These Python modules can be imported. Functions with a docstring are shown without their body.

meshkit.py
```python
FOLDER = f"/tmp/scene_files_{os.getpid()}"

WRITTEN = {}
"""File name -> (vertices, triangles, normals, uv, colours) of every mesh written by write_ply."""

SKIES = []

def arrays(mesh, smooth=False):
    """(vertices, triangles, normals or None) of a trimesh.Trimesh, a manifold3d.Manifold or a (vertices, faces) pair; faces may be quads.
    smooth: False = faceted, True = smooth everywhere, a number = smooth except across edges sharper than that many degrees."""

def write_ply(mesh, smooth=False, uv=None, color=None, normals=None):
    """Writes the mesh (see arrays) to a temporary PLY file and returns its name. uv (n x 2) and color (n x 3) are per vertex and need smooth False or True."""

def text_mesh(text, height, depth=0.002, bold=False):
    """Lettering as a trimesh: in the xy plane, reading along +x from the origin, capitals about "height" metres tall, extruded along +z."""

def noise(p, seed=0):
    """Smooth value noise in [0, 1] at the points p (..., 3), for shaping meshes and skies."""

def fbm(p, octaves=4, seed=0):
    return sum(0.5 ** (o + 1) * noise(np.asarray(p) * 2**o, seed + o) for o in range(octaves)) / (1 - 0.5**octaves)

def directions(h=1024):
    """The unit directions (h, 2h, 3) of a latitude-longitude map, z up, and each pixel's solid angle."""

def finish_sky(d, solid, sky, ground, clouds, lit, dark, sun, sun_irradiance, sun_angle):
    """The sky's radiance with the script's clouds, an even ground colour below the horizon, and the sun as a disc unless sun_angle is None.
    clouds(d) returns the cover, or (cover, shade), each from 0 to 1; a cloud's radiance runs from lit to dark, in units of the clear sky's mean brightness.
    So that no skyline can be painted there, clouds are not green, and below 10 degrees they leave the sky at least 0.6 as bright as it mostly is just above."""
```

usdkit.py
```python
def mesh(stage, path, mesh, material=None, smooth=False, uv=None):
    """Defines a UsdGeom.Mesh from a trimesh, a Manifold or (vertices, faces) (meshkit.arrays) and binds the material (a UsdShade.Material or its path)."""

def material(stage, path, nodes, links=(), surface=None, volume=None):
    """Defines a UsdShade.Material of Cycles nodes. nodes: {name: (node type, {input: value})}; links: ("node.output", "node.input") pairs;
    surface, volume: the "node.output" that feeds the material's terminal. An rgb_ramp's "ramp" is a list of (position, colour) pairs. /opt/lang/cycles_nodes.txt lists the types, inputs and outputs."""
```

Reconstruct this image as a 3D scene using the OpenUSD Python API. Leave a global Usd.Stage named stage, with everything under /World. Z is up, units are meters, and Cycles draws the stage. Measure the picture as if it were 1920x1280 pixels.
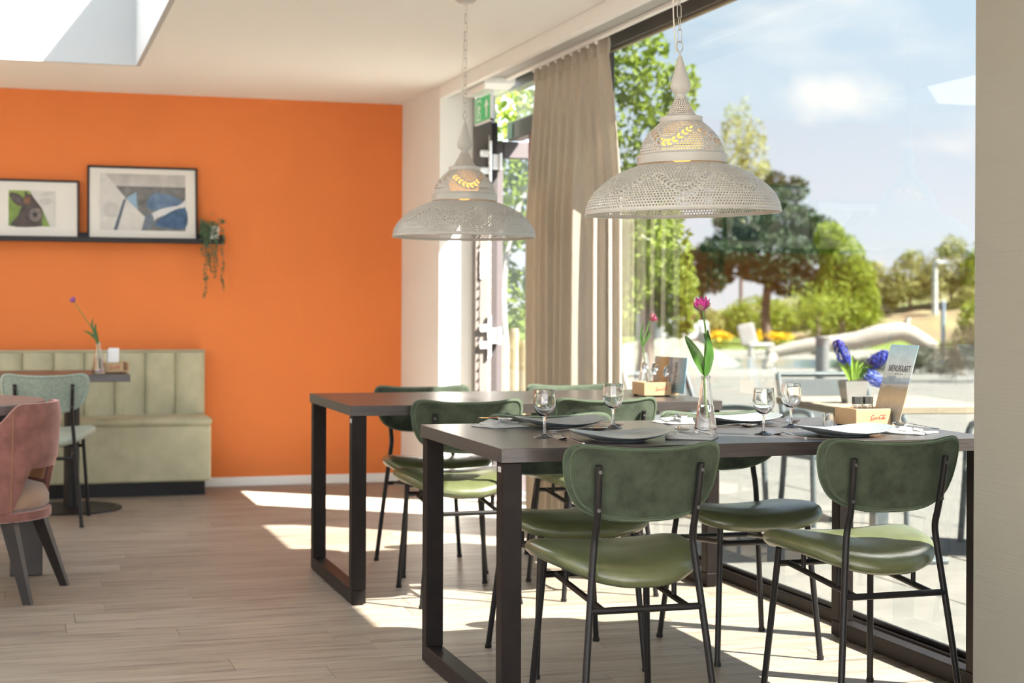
import math, random
import numpy as np, trimesh
import usdkit, meshkit
from pxr import Usd, UsdGeom, UsdLux, UsdShade, Gf, Sdf
from shapely.geometry import Polygon, Point
from shapely import affinity

stage = Usd.Stage.CreateInMemory()
UsdGeom.SetStageUpAxis(stage, 'Z')
UsdGeom.SetStageMetersPerUnit(stage, 1.0)
UsdGeom.Xform.Define(stage, '/World')

# ------------------------------------------------------------------ camera, sky, sun, exposure
YAW = math.atan(930 / 3000)
ROLL = 0.0045
cam = UsdGeom.Camera.Define(stage, '/World/camera')
fw = np.array([math.sin(YAW), math.cos(YAW), 0.0]); rt = np.array([math.cos(YAW), -math.sin(YAW), 0.0]); up = np.array([0, 0, 1.0])
rt2, up2 = math.cos(ROLL) * rt + math.sin(ROLL) * up, -math.sin(ROLL) * rt + math.cos(ROLL) * up
cm = np.eye(4); cm[0, :3], cm[1, :3], cm[2, :3], cm[3, :3] = rt2, up2, -fw, (0, 0, 1.13)
cam.AddTransformOp().Set(Gf.Matrix4d(*cm.ravel().tolist()))
cam.CreateHorizontalApertureAttr(36.0); cam.CreateVerticalApertureAttr(24.0)
cam.CreateFocalLengthAttr(36.0 * 3000 / 1920)
cam.CreateVerticalApertureOffsetAttr(-68 / 1920 * 36.0)
cam.CreateFStopAttr(4.0); cam.CreateFocusDistanceAttr(4.45)
cam.CreateExposureAttr(1.5)
cam.CreateClippingRangeAttr(Gf.Vec2f(0.05, 2000))

SUN_TO = np.array([-0.79, 0.61, -1.07])
SUN_TO = SUN_TO / np.linalg.norm(SUN_TO)
sun = UsdLux.DistantLight.Define(stage, '/World/sun')
sun.CreateIntensityAttr(8.8); sun.CreateNormalizeAttr(True); sun.CreateAngleAttr(0.53); sun.CreateColorAttr(Gf.Vec3f(1.0, 0.955, 0.89))
z_ = -SUN_TO; x_ = np.cross([0, 0, 1.0], z_); x_ /= np.linalg.norm(x_); y_ = np.cross(z_, x_)
sm = np.eye(4); sm[0, :3], sm[1, :3], sm[2, :3] = x_, y_, z_
sun.AddTransformOp().Set(Gf.Matrix4d(*sm.ravel().tolist()))

dome = UsdLux.DomeLight.Define(stage, '/World/sky')
dome.CreateIntensityAttr(1.0)
SKY = 1.7
sky_mat = usdkit.material(stage, '/World/Looks/sky', {
    'tc': ('texture_coordinate', {}),
    'sx': ('separate_xyz', {}),
    'grad': ('rgb_ramp', {'ramp': [(0.0, (0.84, 0.87, 0.92)), (0.08, (0.72, 0.81, 0.92)), (0.20, (0.55, 0.72, 0.90)), (1.0, (0.30, 0.50, 0.82))]}),
    'map': ('mapping', {'scale': (3.0, 3.0, 9.0)}),
    'noise': ('noise_texture', {'scale': 1.6, 'detail': 6.0, 'roughness': 0.55}),
    'cov': ('rgb_ramp', {'ramp': [(0.50, (0, 0, 0)), (0.70, (1, 1, 1))]}),
    'mix': ('mix_color', {'b': (0.98, 0.98, 1.0)}),
    # one low fair-weather cloud, low over the garden
    'rel': ('vector_math', {'math_type': 'subtract', 'vector2': (0.478, 0.869, 0.126)}), 'rs': ('mapping', {'scale': (1.0, 1.0, 1.9)}), 'len': ('vector_math', {'math_type': 'length'}),
    'n2': ('noise_texture', {'scale': 34.0, 'detail': 5.0, 'roughness': 0.6}), 'nm': ('math', {'math_type': 'multiply_add', 'value2': -0.055, 'value3': 0.028}), 'sum': ('math', {'math_type': 'add'}),
    'puff': ('map_range', {'from_min': 0.012, 'from_max': 0.036, 'to_min': 0.92, 'to_max': 0.0, 'clamp': True}), 'both': ('mix_color', {'b': (1.0, 1.0, 1.0)}),
    'bg': ('background_shader', {'strength': SKY}),
}, [('tc.generated', 'sx.vector'), ('sx.z', 'grad.fac'), ('tc.generated', 'map.vector'), ('map.vector', 'noise.vector'), ('noise.fac', 'cov.fac'),
    ('cov.color', 'mix.fac'), ('grad.color', 'mix.a'), ('tc.generated', 'rel.vector1'), ('rel.vector', 'rs.vector'), ('rs.vector', 'len.vector1'), ('tc.generated', 'n2.vector'), ('n2.fac', 'nm.value1'), ('len.value', 'sum.value1'), ('nm.value', 'sum.value2'), ('sum.value', 'puff.value'), ('puff.result', 'both.fac'), ('mix.result', 'both.a'), ('both.result', 'bg.color')], surface='bg.background')
UsdShade.MaterialBindingAPI.Apply(dome.GetPrim()).Bind(sky_mat)

# ------------------------------------------------------------------ helpers
PI = math.pi
taken = {}

def free(parent, name):
    k = f'{parent}/{name}'
    n = taken.get(k, -1) + 1
    taken[k] = n
    return k if n == 0 else f'{k}_{n:03d}'

def data(prim, **kw):
    for k, v in kw.items():
        if v:
            prim.SetCustomDataByKey('category' if k == 'cat' else k, v)
    return prim

def thing(name, label, cat, loc=(0, 0, 0), rz=0.0, group=None, kind=None, rot=None):
    x = UsdGeom.Xform.Define(stage, free('/World', name))
    x.AddTranslateOp().Set(Gf.Vec3d(*map(float, loc)))
    if rot is not None:
        x.AddRotateXYZOp().Set(Gf.Vec3f(*map(float, rot)))
    else:
        x.AddRotateZOp().Set(float(rz))
    return data(x.GetPrim(), label=label, cat=cat, group=group, kind=kind)

def put(name, mesh, mat, parent=None, smooth=40, label=None, kind=None):
    m = usdkit.mesh(stage, free(str(parent.GetPath()) if parent is not None else '/World', name), mesh, mat, smooth)
    return data(m.GetPrim(), label=label, kind=kind)

def solo(name, mesh, mat, label, cat, group=None, kind=None, smooth=40):
    return data(put(name, mesh, mat, None, smooth), label=label, cat=cat, group=group, kind=kind)

def struct(name, label=None):
    x = UsdGeom.Xform.Define(stage, '/World/' + name)
    return data(x.GetPrim(), kind='structure', label=label)

def dup(src, label, loc, rz=0.0, group=None, rot=None):
    x = UsdGeom.Xform.Define(stage, free('/World', src.GetName().rsplit('_0', 1)[0]))
    p = x.GetPrim()
    p.GetReferences().AddInternalReference(src.GetPath())
    x.ClearXformOpOrder()
    for a in ('xformOp:translate', 'xformOp:rotateZ', 'xformOp:rotateXYZ'):
        pass
    t = x.AddTransformOp()
    m = Gf.Matrix4d(1.0)
    if rot is not None:
        r = Gf.Rotation(Gf.Vec3d(1, 0, 0), rot[0]) * Gf.Rotation(Gf.Vec3d(0, 1, 0), rot[1]) * Gf.Rotation(Gf.Vec3d(0, 0, 1), rot[2])
    else:
        r = Gf.Rotation(Gf.Vec3d(0, 0, 1), rz)
    m.SetTransform(r, Gf.Vec3d(*map(float, loc)))
    t.Set(m)
    p.SetInstanceable(True)
    return data(p, label=label, cat=src.GetCustomDataByKey('category'), group=group or src.GetCustomDataByKey('group'))

def join(*ms):
    out_v, out_f, n = [], [], 0
    for m in ms:
        v, f, _ = meshkit.arrays(m)
        out_v.append(v); out_f.append(f + n); n += len(v)
    return trimesh.Trimesh(np.vstack(out_v), np.vstack(out_f), process=False)

def box(x0, x1, y0, y1, z0, z1, c=0.0):
    """box, its edges chamfered by c"""
    lo, hi = np.array([x0, y0, z0], float), np.array([x1, y1, z1], float)
    if c <= 0:
        m = trimesh.creation.box(hi - lo); m.apply_translation((lo + hi) / 2); return m
    h = (hi - lo) / 2; c = min(c, h.min() * 0.9); pts = []
    for s in np.ndindex(2, 2, 2):
        s = np.array(s) * 2 - 1
        for k in range(3):
            q = s * (h - c); q[k] = s[k] * h[k]; pts.append(q)
    m = trimesh.convex.convex_hull(np.array(pts)); m.apply_translation((lo + hi) / 2)
    return m

def tube(pts, r, n=10, closed=False, caps=True):
    p = np.asarray(pts, float); k = len(p)
    r = np.broadcast_to(np.asarray(r, float), (k,))
    t = (np.roll(p, -1, 0) - np.roll(p, 1, 0)) if closed else np.gradient(p, axis=0)
    t /= np.linalg.norm(t, axis=1, keepdims=True) + 1e-12
    a = np.cross(t[0], [0, 0, 1.0]); a = a if np.linalg.norm(a) > 1e-3 else np.cross(t[0], [1.0, 0, 0])
    A = []
    for i in range(k):
        a = a - t[i] * (a @ t[i]); a /= np.linalg.norm(a) + 1e-12; A.append(a)
    A = np.array(A); B = np.cross(t, A)
    an = np.arange(n) * 2 * PI / n
    v = p[:, None] + r[:, None, None] * (np.cos(an)[None, :, None] * A[:, None] + np.sin(an)[None, :, None] * B[:, None])
    v = v.reshape(-1, 3); f = []
    rows = k if closed else k - 1
    i, j = np.meshgrid(np.arange(rows), np.arange(n), indexing='ij')
    i2 = (i + 1) % k; j2 = (j + 1) % n
    q = np.stack([i * n + j, i * n + j2, i2 * n + j2, i2 * n + j], -1).reshape(-1, 4)
    f = [q[:, [0, 1, 2]], q[:, [0, 2, 3]]]
    if caps and not closed:
        c0, c1 = len(v), len(v) + 1
        v = np.vstack([v, p[0], p[-1]])
        jj = np.arange(n); j2 = (jj + 1) % n
        f += [np.stack([np.full(n, c0), j2, jj], 1), np.stack([np.full(n, c1), (k - 1) * n + jj, (k - 1) * n + j2], 1)]
    return trimesh.Trimesh(v, np.vstack(f), process=False)

def lathe(prof, n=48, closed=False):
    """profile of (r, z) turned about z"""
    p = np.asarray(prof, float); k = len(p); an = np.arange(n) * 2 * PI / n
    v = np.stack([p[:, None, 0] * np.cos(an), p[:, None, 0] * np.sin(an), np.broadcast_to(p[:, None, 1], (k, n))], -1).reshape(-1, 3)
    rows = k if closed else k - 1
    i, j = np.meshgrid(np.arange(rows), np.arange(n), indexing='ij'); i2 = (i + 1) % k; j2 = (j + 1) % n
    q = np.stack([i * n + j, i * n + j2, i2 * n + j2, i2 * n + j], -1).reshape(-1, 4)
    f = np.vstack([q[:, [0, 1, 2]], q[:, [0, 2, 3]]])
    m = trimesh.Trimesh(v, f, process=False)
    m.merge_vertices(); m.update_faces(m.nondegenerate_faces()); 
    return m

def spline(pts, n=8, closed=True):
    p = np.asarray(pts, float); k = len(p); out = []
    for i in range(k if closed else k - 1):
        if closed:
            a, b, c, d = p[(i - 1) % k], p[i], p[(i + 1) % k], p[(i + 2) % k]
        else:
            a, b, c, d = p[max(i - 1, 0)], p[i], p[i + 1], p[min(i + 2, k - 1)]
        for t in np.arange(n) / n:
            out.append(0.5 * (2 * b + (c - a) * t + (2 * a - 5 * b + 4 * c - d) * t * t + (3 * b - a - 3 * c + d) * t ** 3))
    if not closed:
        out.append(p[-1])
    return np.array(out)

def pillow(outline, layers, warp=None):
    """a cushion: rings of the outline scaled about its centre, each (scale, height); the first and last close to a point"""
    o = np.asarray(outline, float); c = o.mean(0); n = len(o); V = []
    for s, h in layers:
        q = c + (o - c) * s
        V.append(np.column_stack([q, np.full(n, h)]))
    v = np.vstack(V + [np.array([[*c, layers[0][1]], [*c, layers[-1][1]]])])
    k = len(layers); i, j = np.meshgrid(np.arange(k - 1), np.arange(n), indexing='ij'); j2 = (j + 1) % n
    q = np.stack([i * n + j, i * n + j2, (i + 1) * n + j2, (i + 1) * n + j], -1).reshape(-1, 4)
    jj = np.arange(n); j2 = (jj + 1) % n
    f = np.vstack([q[:, [0, 1, 2]], q[:, [0, 2, 3]], np.stack([np.full(n, k * n), j2, jj], 1), np.stack([np.full(n, k * n + 1), (k - 1) * n + jj, (k - 1) * n + j2], 1)])
    if warp:
        v = warp(v)
    m = trimesh.Trimesh(v, f, process=False)
    if m.volume < 0:
        m.invert()
    return m

def mirror(half):
    h = np.asarray(half, float)
    m = h[::-1].copy(); m[:, 0] *= -1
    keep = [q for q in m if abs(q[0]) > 1e-9]
    return np.vstack([h, np.array(keep)])

def plate_poly(poly, t):
    return trimesh.creation.extrude_polygon(poly, t)

def xf(m, M):
    m = m.copy(); m.apply_transform(M); return m

def move(m, x=0, y=0, z=0):
    m = m.copy(); m.apply_translation((x, y, z)); return m

def rotm(axis, deg, at=(0, 0, 0)):
    return trimesh.transformations.rotation_matrix(math.radians(deg), axis, at)

# ------------------------------------------------------------------ materials
MATS = {}

def mat(name, col, rough=0.5, metal=0.0, var=0.0, scale=6.0, stretch=(1, 1, 1), bump=0.0, bscale=None, spec=0.5, sheen=0.0, coat=0.0, rnd=0.0, world=False, detail=4.0, col2=None, **extra):
    if name in MATS:
        return MATS[name]
    col = np.array(col, float)
    nodes = {'p': ('principled_bsdf', dict(base_color=tuple(col), roughness=rough, metallic=metal, specular_ior_level=spec, sheen_weight=sheen, coat_weight=coat, **extra))}
    nodes['p'][1]['base_color'] = tuple(col)
    links = []
    if var > 0 or bump > 0 or rnd > 0:
        src = 'geo.position' if world else 'tc.object'
        nodes['geo' if world else 'tc'] = ('geometry', {}) if world else ('texture_coordinate', {})
        nodes['map'] = ('mapping', {'scale': stretch})
        links.append((src, 'map.vector'))
    if var > 0:
        lo, hi = (col * (1 - var), np.minimum(col * (1 + var), 1)) if col2 is None else (col, np.array(col2, float))
        nodes['n'] = ('noise_texture', {'scale': scale, 'detail': detail, 'roughness': 0.6})
        nodes['r'] = ('rgb_ramp', {'ramp': [(0.3, tuple(lo)), (0.7, tuple(hi))]})
        links += [('map.vector', 'n.vector'), ('n.fac', 'r.fac')]
        out = 'r.color'
    else:
        nodes['c'] = ('color', {'value': tuple(col)}); out = 'c.color'
    if rnd > 0:
        nodes['oi'] = ('object_info', {})
        nodes['mr'] = ('map_range', {'from_min': 0.0, 'from_max': 1.0, 'to_min': 1 - rnd, 'to_max': 1 + rnd})
        nodes['hs'] = ('hsv', {})
        links += [('oi.random', 'mr.value'), ('mr.result', 'hs.value'), (out, 'hs.color')]; out = 'hs.color'
    links.append((out, 'p.base_color'))
    if bump > 0:
        nodes['bn'] = ('noise_texture', {'scale': bscale or scale, 'detail': 3.0})
        nodes['b'] = ('bump', {'strength': min(1.0, bump), 'distance': 0.002})
        links += [('map.vector', 'bn.vector'), ('bn.fac', 'b.height'), ('b.normal', 'p.normal')]
    MATS[name] = usdkit.material(stage, '/World/Looks/' + name, nodes, links, surface='p.BSDF')
    return MATS[name]

def leaf_mat(name, c1, c2, c3, trans=0.35):
    if name in MATS:
        return MATS[name]
    MATS[name] = usdkit.material(stage, '/World/Looks/' + name, {
        'g': ('geometry', {}), 'r': ('rgb_ramp', {'ramp': [(0, c1), (0.5, c2), (1, c3)]}),
        'd': ('principled_bsdf', {'roughness': 0.55, 'specular_ior_level': 0.3}), 't': ('translucent_bsdf', {}), 'm': ('mix_closure', {'fac': trans}),
    }, [('g.random_per_island', 'r.fac'), ('r.color', 'd.base_color'), ('r.color', 't.color'), ('d.BSDF', 'm.closure1'), ('t.BSDF', 'm.closure2')], surface='m.closure')
    return MATS[name]

def pane_mat(name, tint, ior):
    MATS[name] = usdkit.material(stage, '/World/Looks/' + name, {
        'f': ('fresnel', {'IOR': ior}), 'geo': ('geometry', {}), 'front': ('math', {'math_type': 'subtract', 'value1': 1.0}), 'fac': ('math', {'math_type': 'multiply'}),
        't': ('transparent_bsdf', {'color': tint}), 'g': ('glossy_bsdf', {'color': (0.9, 0.9, 0.9), 'roughness': 0.0}), 'm': ('mix_closure', {}),
    }, [('geo.backfacing', 'front.value2'), ('f.fac', 'fac.value1'), ('front.value', 'fac.value2'), ('fac.value', 'm.fac'), ('t.BSDF', 'm.closure1'), ('g.BSDF', 'm.closure2')], surface='m.closure')
PANE_T = 0.475     # each of a pane's two faces; sun-control glass
pane_mat('pane', (PANE_T, PANE_T * 1.01, PANE_T * 0.99), 1.5)
pane_mat('pane_clear', (0.97, 0.97, 0.97), 1.4)
pane_mat('picture_glass', (0.97, 0.97, 0.97), 1.2)
pane_mat('pane_door', (0.74, 0.75, 0.74), 1.5)
pane_mat('pane_roof', (0.76, 0.77, 0.76), 1.4)
MATS['glass'] = usdkit.material(stage, '/World/Looks/glass', {'p': ('principled_bsdf', {'base_color': (1, 1, 1), 'roughness': 0.0, 'transmission_weight': 1.0, 'ior': 1.5})}, [], surface='p.BSDF')
MATS['water'] = usdkit.material(stage, '/World/Looks/water', {'p': ('principled_bsdf', {'base_color': (0.97, 0.99, 1.0), 'roughness': 0.0, 'transmission_weight': 1.0, 'ior': 1.33})}, [], surface='p.BSDF')

orange = mat('orange_paint', (0.70, 0.20, 0.055), 0.75, var=0.04, scale=1.5, bump=0.15, bscale=220, spec=0.25)
white_wall = mat('cream_plaster', (0.75, 0.735, 0.69), 0.85, bump=0.1, bscale=150, spec=0.2)
ceil_mat = mat('ceiling_paint', (0.79, 0.785, 0.75), 0.85, bump=0.1, bscale=120, spec=0.2)
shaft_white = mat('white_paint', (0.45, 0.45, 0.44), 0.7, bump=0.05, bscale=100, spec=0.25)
trim_white = mat('white_trim', (0.84, 0.83, 0.80), 0.45)
frame_brown = mat('brown_frame', (0.085, 0.072, 0.062), 0.35, var=0.08, scale=30)
door_brown = mat('brown_door', (0.042, 0.034, 0.034), 0.5, spec=0.3, var=0.06, scale=20)
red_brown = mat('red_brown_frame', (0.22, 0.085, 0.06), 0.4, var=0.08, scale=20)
black_steel = mat('black_steel', (0.012, 0.0105, 0.0105), 0.38, spec=0.3, bump=0.05, bscale=400)
table_steel = mat('dark_bronze_steel', (0.013, 0.0095, 0.0085), 0.45, spec=0.15, var=0.25, scale=14, bump=0.04, bscale=300)
chrome = mat('steel', (0.75, 0.74, 0.72), 0.16, 1.0)
wood_dark = mat('dark_oak_laminate', (0.050, 0.041, 0.037), 0.30, var=0.30, scale=7, stretch=(1.2, 16, 16), bump=0.2, bscale=10, spec=0.55, world=True)
velvet = mat('green_velvet', (0.050, 0.063, 0.042), 0.85, var=0.38, scale=17, bump=0.35, bscale=300, sheen=0.7, sheen_roughness=0.35, sheen_tint=(0.66, 0.80, 0.64), spec=0.2)
piping_m = mat('green_piping', (0.055, 0.075, 0.045), 0.8, sheen=0.5, sheen_tint=(0.6, 0.7, 0.5), spec=0.2)
leather = mat('olive_leather', (0.105, 0.116, 0.050), 0.30, var=0.12, scale=18, bump=0.3, bscale=160, spec=0.8, coat=0.25, coat_roughness=0.25)
enamel = mat('white_enamel', (0.42, 0.405, 0.37), 0.38, var=0.04, scale=10)
linen = mat('linen', (0.62, 0.53, 0.42), 0.9, var=0.10, scale=60, stretch=(1, 1, 0.1), spec=0.1)
ceramic = mat('grey_ceramic', (0.24, 0.265, 0.275), 0.25, var=0.05, scale=20)
napkin_m = mat('white_napkin', (0.40, 0.40, 0.395), 0.8, bump=0.3, bscale=120)
box_wood = mat('pale_wood', (0.46, 0.31, 0.17), 0.5, var=0.10, scale=8, stretch=(1.5, 20, 20))
stem_green = mat('stem_green', (0.10, 0.20, 0.035), 0.45, var=0.2, scale=30)
tulip_leaf = mat('tulip_leaf', (0.038, 0.105, 0.012), 0.35, var=0.25, scale=25, stretch=(1, 1, 0.2))

# ------------------------------------------------------------------ floor
rng = np.random.default_rng(7)
floor = struct('floor')
put('subfloor', box(-7, 2.80, -4.5, 10.0, -0.12, -0.010), mat('subfloor_dark', (0.10, 0.075, 0.055), 0.9), floor)
def plank_mat(i, c):
    nm = f'oak_plank_{i}'
    MATS[nm] = usdkit.material(stage, '/World/Looks/' + nm, {
        'geo': ('geometry', {}), 'oi': ('object_info', {}), 'off': ('combine_xyz', {}), 'mul': ('math', {'math_type': 'multiply', 'value2': 37.0}),
        'add': ('vector_math', {'math_type': 'add'}), 'map': ('mapping', {'scale': (0.9, 11.0, 1.0)}),
        'n': ('noise_texture', {'scale': 2.6, 'detail': 5.0, 'roughness': 0.6, 'distortion': 0.6}), 'fine': ('noise_texture', {'scale': 14.0, 'detail': 3.0}),
        'r': ('rgb_ramp', {'ramp': [(0.34, tuple(np.array(c) * 0.60)), (0.46, tuple(np.array(c) * 0.95)), (0.60, tuple(np.array(c) * 1.13)), (0.75, tuple(np.array(c) * 1.24))]}),
        'mx': ('mix_color', {'blend_type': 'multiply', 'fac': 0.25}), 'b': ('bump', {'strength': 0.12, 'distance': 0.001}), 'p': ('principled_bsdf', {'roughness': 0.48, 'specular_ior_level': 0.4}),
    }, [('oi.random', 'mul.value1'), ('mul.value', 'off.x'), ('geo.position', 'add.vector1'), ('off.vector', 'add.vector2'), ('add.vector', 'map.vector'), ('map.vector', 'n.vector'), ('map.vector', 'fine.vector'),
        ('n.fac', 'r.fac'), ('r.color', 'mx.a'), ('fine.color', 'mx.b'), ('mx.result', 'p.base_color'), ('n.fac', 'b.height'), ('b.normal', 'p.normal')], surface='p.BSDF')
    return MATS[nm]
plank_mats = [plank_mat(i, c) for i, c in enumerate([(0.335, 0.275, 0.212), (0.312, 0.253, 0.195), (0.355, 0.295, 0.230), (0.326, 0.265, 0.204)])]
rest = []
W, L, G = 0.18, 1.22, 0.0007
for row in range(int((10 + 4.5) / W) + 1):
    y1 = 10.0 - row * W; y0 = max(y1 - W, -4.5)
    x = 2.80 + rng.uniform(0.0, 1.0) * L
    while x > -7:
        xa, xb = max(x - L, -7), min(x, 2.80)
        x -= L
        if xb - xa < 0.02 or y1 - y0 < 0.02:
            continue
        c = 0.0010
        lo, hi = (xa + G, y0 + G), (xb - G, y1 - G)
        v = np.array([(lo[0], lo[1], -0.010), (hi[0], lo[1], -0.010), (hi[0], hi[1], -0.010), (lo[0], hi[1], -0.010), (lo[0], lo[1], -c), (hi[0], lo[1], -c), (hi[0], hi[1], -c), (lo[0], hi[1], -c),
                      (lo[0] + c, lo[1] + c, 0), (hi[0] - c, lo[1] + c, 0), (hi[0] - c, hi[1] - c, 0), (lo[0] + c, hi[1] - c, 0)])
        f = [(0, 1, 5, 4), (1, 2, 6, 5), (2, 3, 7, 6), (3, 0, 4, 7), (4, 5, 9, 8), (5, 6, 10, 9), (6, 7, 11, 10), (7, 4, 8, 11), (8, 9, 10, 11)]
        m = meshkit.arrays((v, f))[:2]
        if xb > -1.6 and y1 > 3.2:
            put('plank', m, plank_mats[int(rng.integers(4))], floor, smooth=False)
        else:
            rest.append(trimesh.Trimesh(*m, process=False))
put('plank_field', join(*rest), plank_mats[0], floor, smooth=False, kind='stuff')

# ------------------------------------------------------------------ walls, ceiling, skylight
H = 2.41
wb = struct('wall_back'); put('orange_panel', box(-7, 2.36, 10.0, 10.15, 0, H), orange, wb, smooth=False)
bb = struct('baseboard_back'); put('skirting', box(1.10, 2.36, 9.985, 10.0, 0.0, 0.056, 0.003), trim_white, bb, smooth=False)
wl = struct('wall_left'); put('wall_panel', box(-7.15, -7, -4.5, 10.15, 0, H), white_wall, wl, smooth=False)
wr = struct('wall_right')
put('pier', box(2.36, 2.70, 9.05, 10.15, 0, 2.47), white_wall, wr, smooth=False)
ribbed = usdkit.material(stage, '/World/Looks/ribbed_wallpaper', {
    'geo': ('geometry', {}), 'map': ('mapping', {'scale': (3.0, 3.0, 230.0)}), 'n': ('noise_texture', {'scale': 1.0, 'detail': 2.0}),
    'b': ('bump', {'strength': 0.5, 'distance': 0.0015}), 'p': ('principled_bsdf', {'base_color': (0.26, 0.25, 0.215), 'roughness': 0.8, 'specular_ior_level': 0.2})},
    [('geo.position', 'map.vector'), ('map.vector', 'n.vector'), ('n.fac', 'b.height'), ('b.normal', 'p.normal')], surface='p.BSDF')
put('pier', box(2.36, 2.90, 1.2, 3.59, 0, 2.33, 0.004), ribbed, wr, smooth=False)
# ceiling slab round the skylight opening
SX0, SX1, SY0, SY1, SZ = -0.95, 0.615, 5.6, 8.82, 3.02
cl = struct('ceiling')
LIGHTS = [(SX0, SX1, SY0, SY1), (SX0, SX1, 0.4, 4.2), (-4.4, -2.6, 1.0, 4.6), (-4.4, -2.6, 5.4, 9.0)]     # roof openings along the room
hole = Polygon([(-7, -4.5), (2.40, -4.5), (2.40, 10), (-7, 10)], [[(x0, y0), (x1, y0), (x1, y1), (x0, y1)] for x0, x1, y0, y1 in LIGHTS])
put('ceiling_panel', move(trimesh.creation.extrude_polygon(hole, 0.25), 0, 0, H), ceil_mat, cl, smooth=False)
t, e, fr = 0.02, 0.004, 0.04
for k, (x0, x1, y0, y1) in enumerate(LIGHTS):
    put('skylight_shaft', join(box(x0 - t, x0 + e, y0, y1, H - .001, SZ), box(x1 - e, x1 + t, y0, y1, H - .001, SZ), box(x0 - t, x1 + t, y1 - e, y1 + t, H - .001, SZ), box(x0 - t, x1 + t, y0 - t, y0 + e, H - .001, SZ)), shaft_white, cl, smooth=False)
    w2 = struct(f'window_{k + 2}')
    put('frame', join(box(x0, x1, y0, y0 + fr, SZ - .05, SZ), box(x0, x1, y1 - fr, y1, SZ - .05, SZ), box(x0, x0 + fr, y0, y1, SZ - .05, SZ), box(x1 - fr, x1, y0, y1, SZ - .05, SZ)), trim_white, w2, smooth=False)
    put('pane', box(x0, x1, y0, y1, SZ - .02, SZ - .012), MATS['pane_roof'], w2, smooth=False)
# fascia along the window side, curtain recess, roof edge outside
tr = struct('trim_1'); put('fascia_board', box(2.36, 2.395, -4.5, 9.05, 2.335, H, 0.002), ceil_mat, tr, smooth=False)
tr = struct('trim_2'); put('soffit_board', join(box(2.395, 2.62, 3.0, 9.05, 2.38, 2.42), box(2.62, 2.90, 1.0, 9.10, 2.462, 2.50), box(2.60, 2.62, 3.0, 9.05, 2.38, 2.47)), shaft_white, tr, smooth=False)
tr = struct('trim_3'); put('roof_edge', box(2.78, 3.07, 1.0, 11.5, 2.51, 2.85), frame_brown, tr, smooth=False)
tr = struct('trim_4'); put('curtain_track', box(2.555, 2.585, 5.5, 8.75, 2.362, 2.380, 0.003), trim_white, tr, smooth=False)

# ------------------------------------------------------------------ the glazed front
w1 = struct('window_1')
X0, X1 = 2.79, 2.86
put('bottom_rail', box(X0, X1, 1.2, 7.455, 0.0, 0.045, 0.003), table_steel, w1, smooth=False)
put('glazing_bead', box(X0 + 0.02, X0 + 0.035, 1.2, 7.455, 0.045, 0.062, 0.002), black_steel, w1, smooth=False)
put('top_rail', box(X0, X1, 1.2, 7.50, 2.40, 2.465, 0.003), frame_brown, w1, smooth=False)
put('glazing_bead', box(X0 + 0.02, X0 + 0.035, 1.2, 7.455, 2.385, 2.40, 0.002), mat('bead_tan', (0.35, 0.30, 0.2), 0.4), w1, smooth=False)
put('stile', box(X0, X1 - .02, 7.455, 7.50, 0.0, 2.465, 0.003), frame_brown, w1, smooth=False)
put('pane', box(2.828, 2.836, 1.2, 7.46, 0.03, 2.41), MATS['pane'], w1, smooth=False)
d1 = struct('door_1')
put('door_head', box(X0 - .02, X1, 7.50, 9.05, 2.10, 2.205, 0.003), frame_brown, d1, smooth=False)
put('top_rail', box(X0, X1, 7.50, 9.10, 2.40, 2.465, 0.003), frame_brown, d1, smooth=False)
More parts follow.
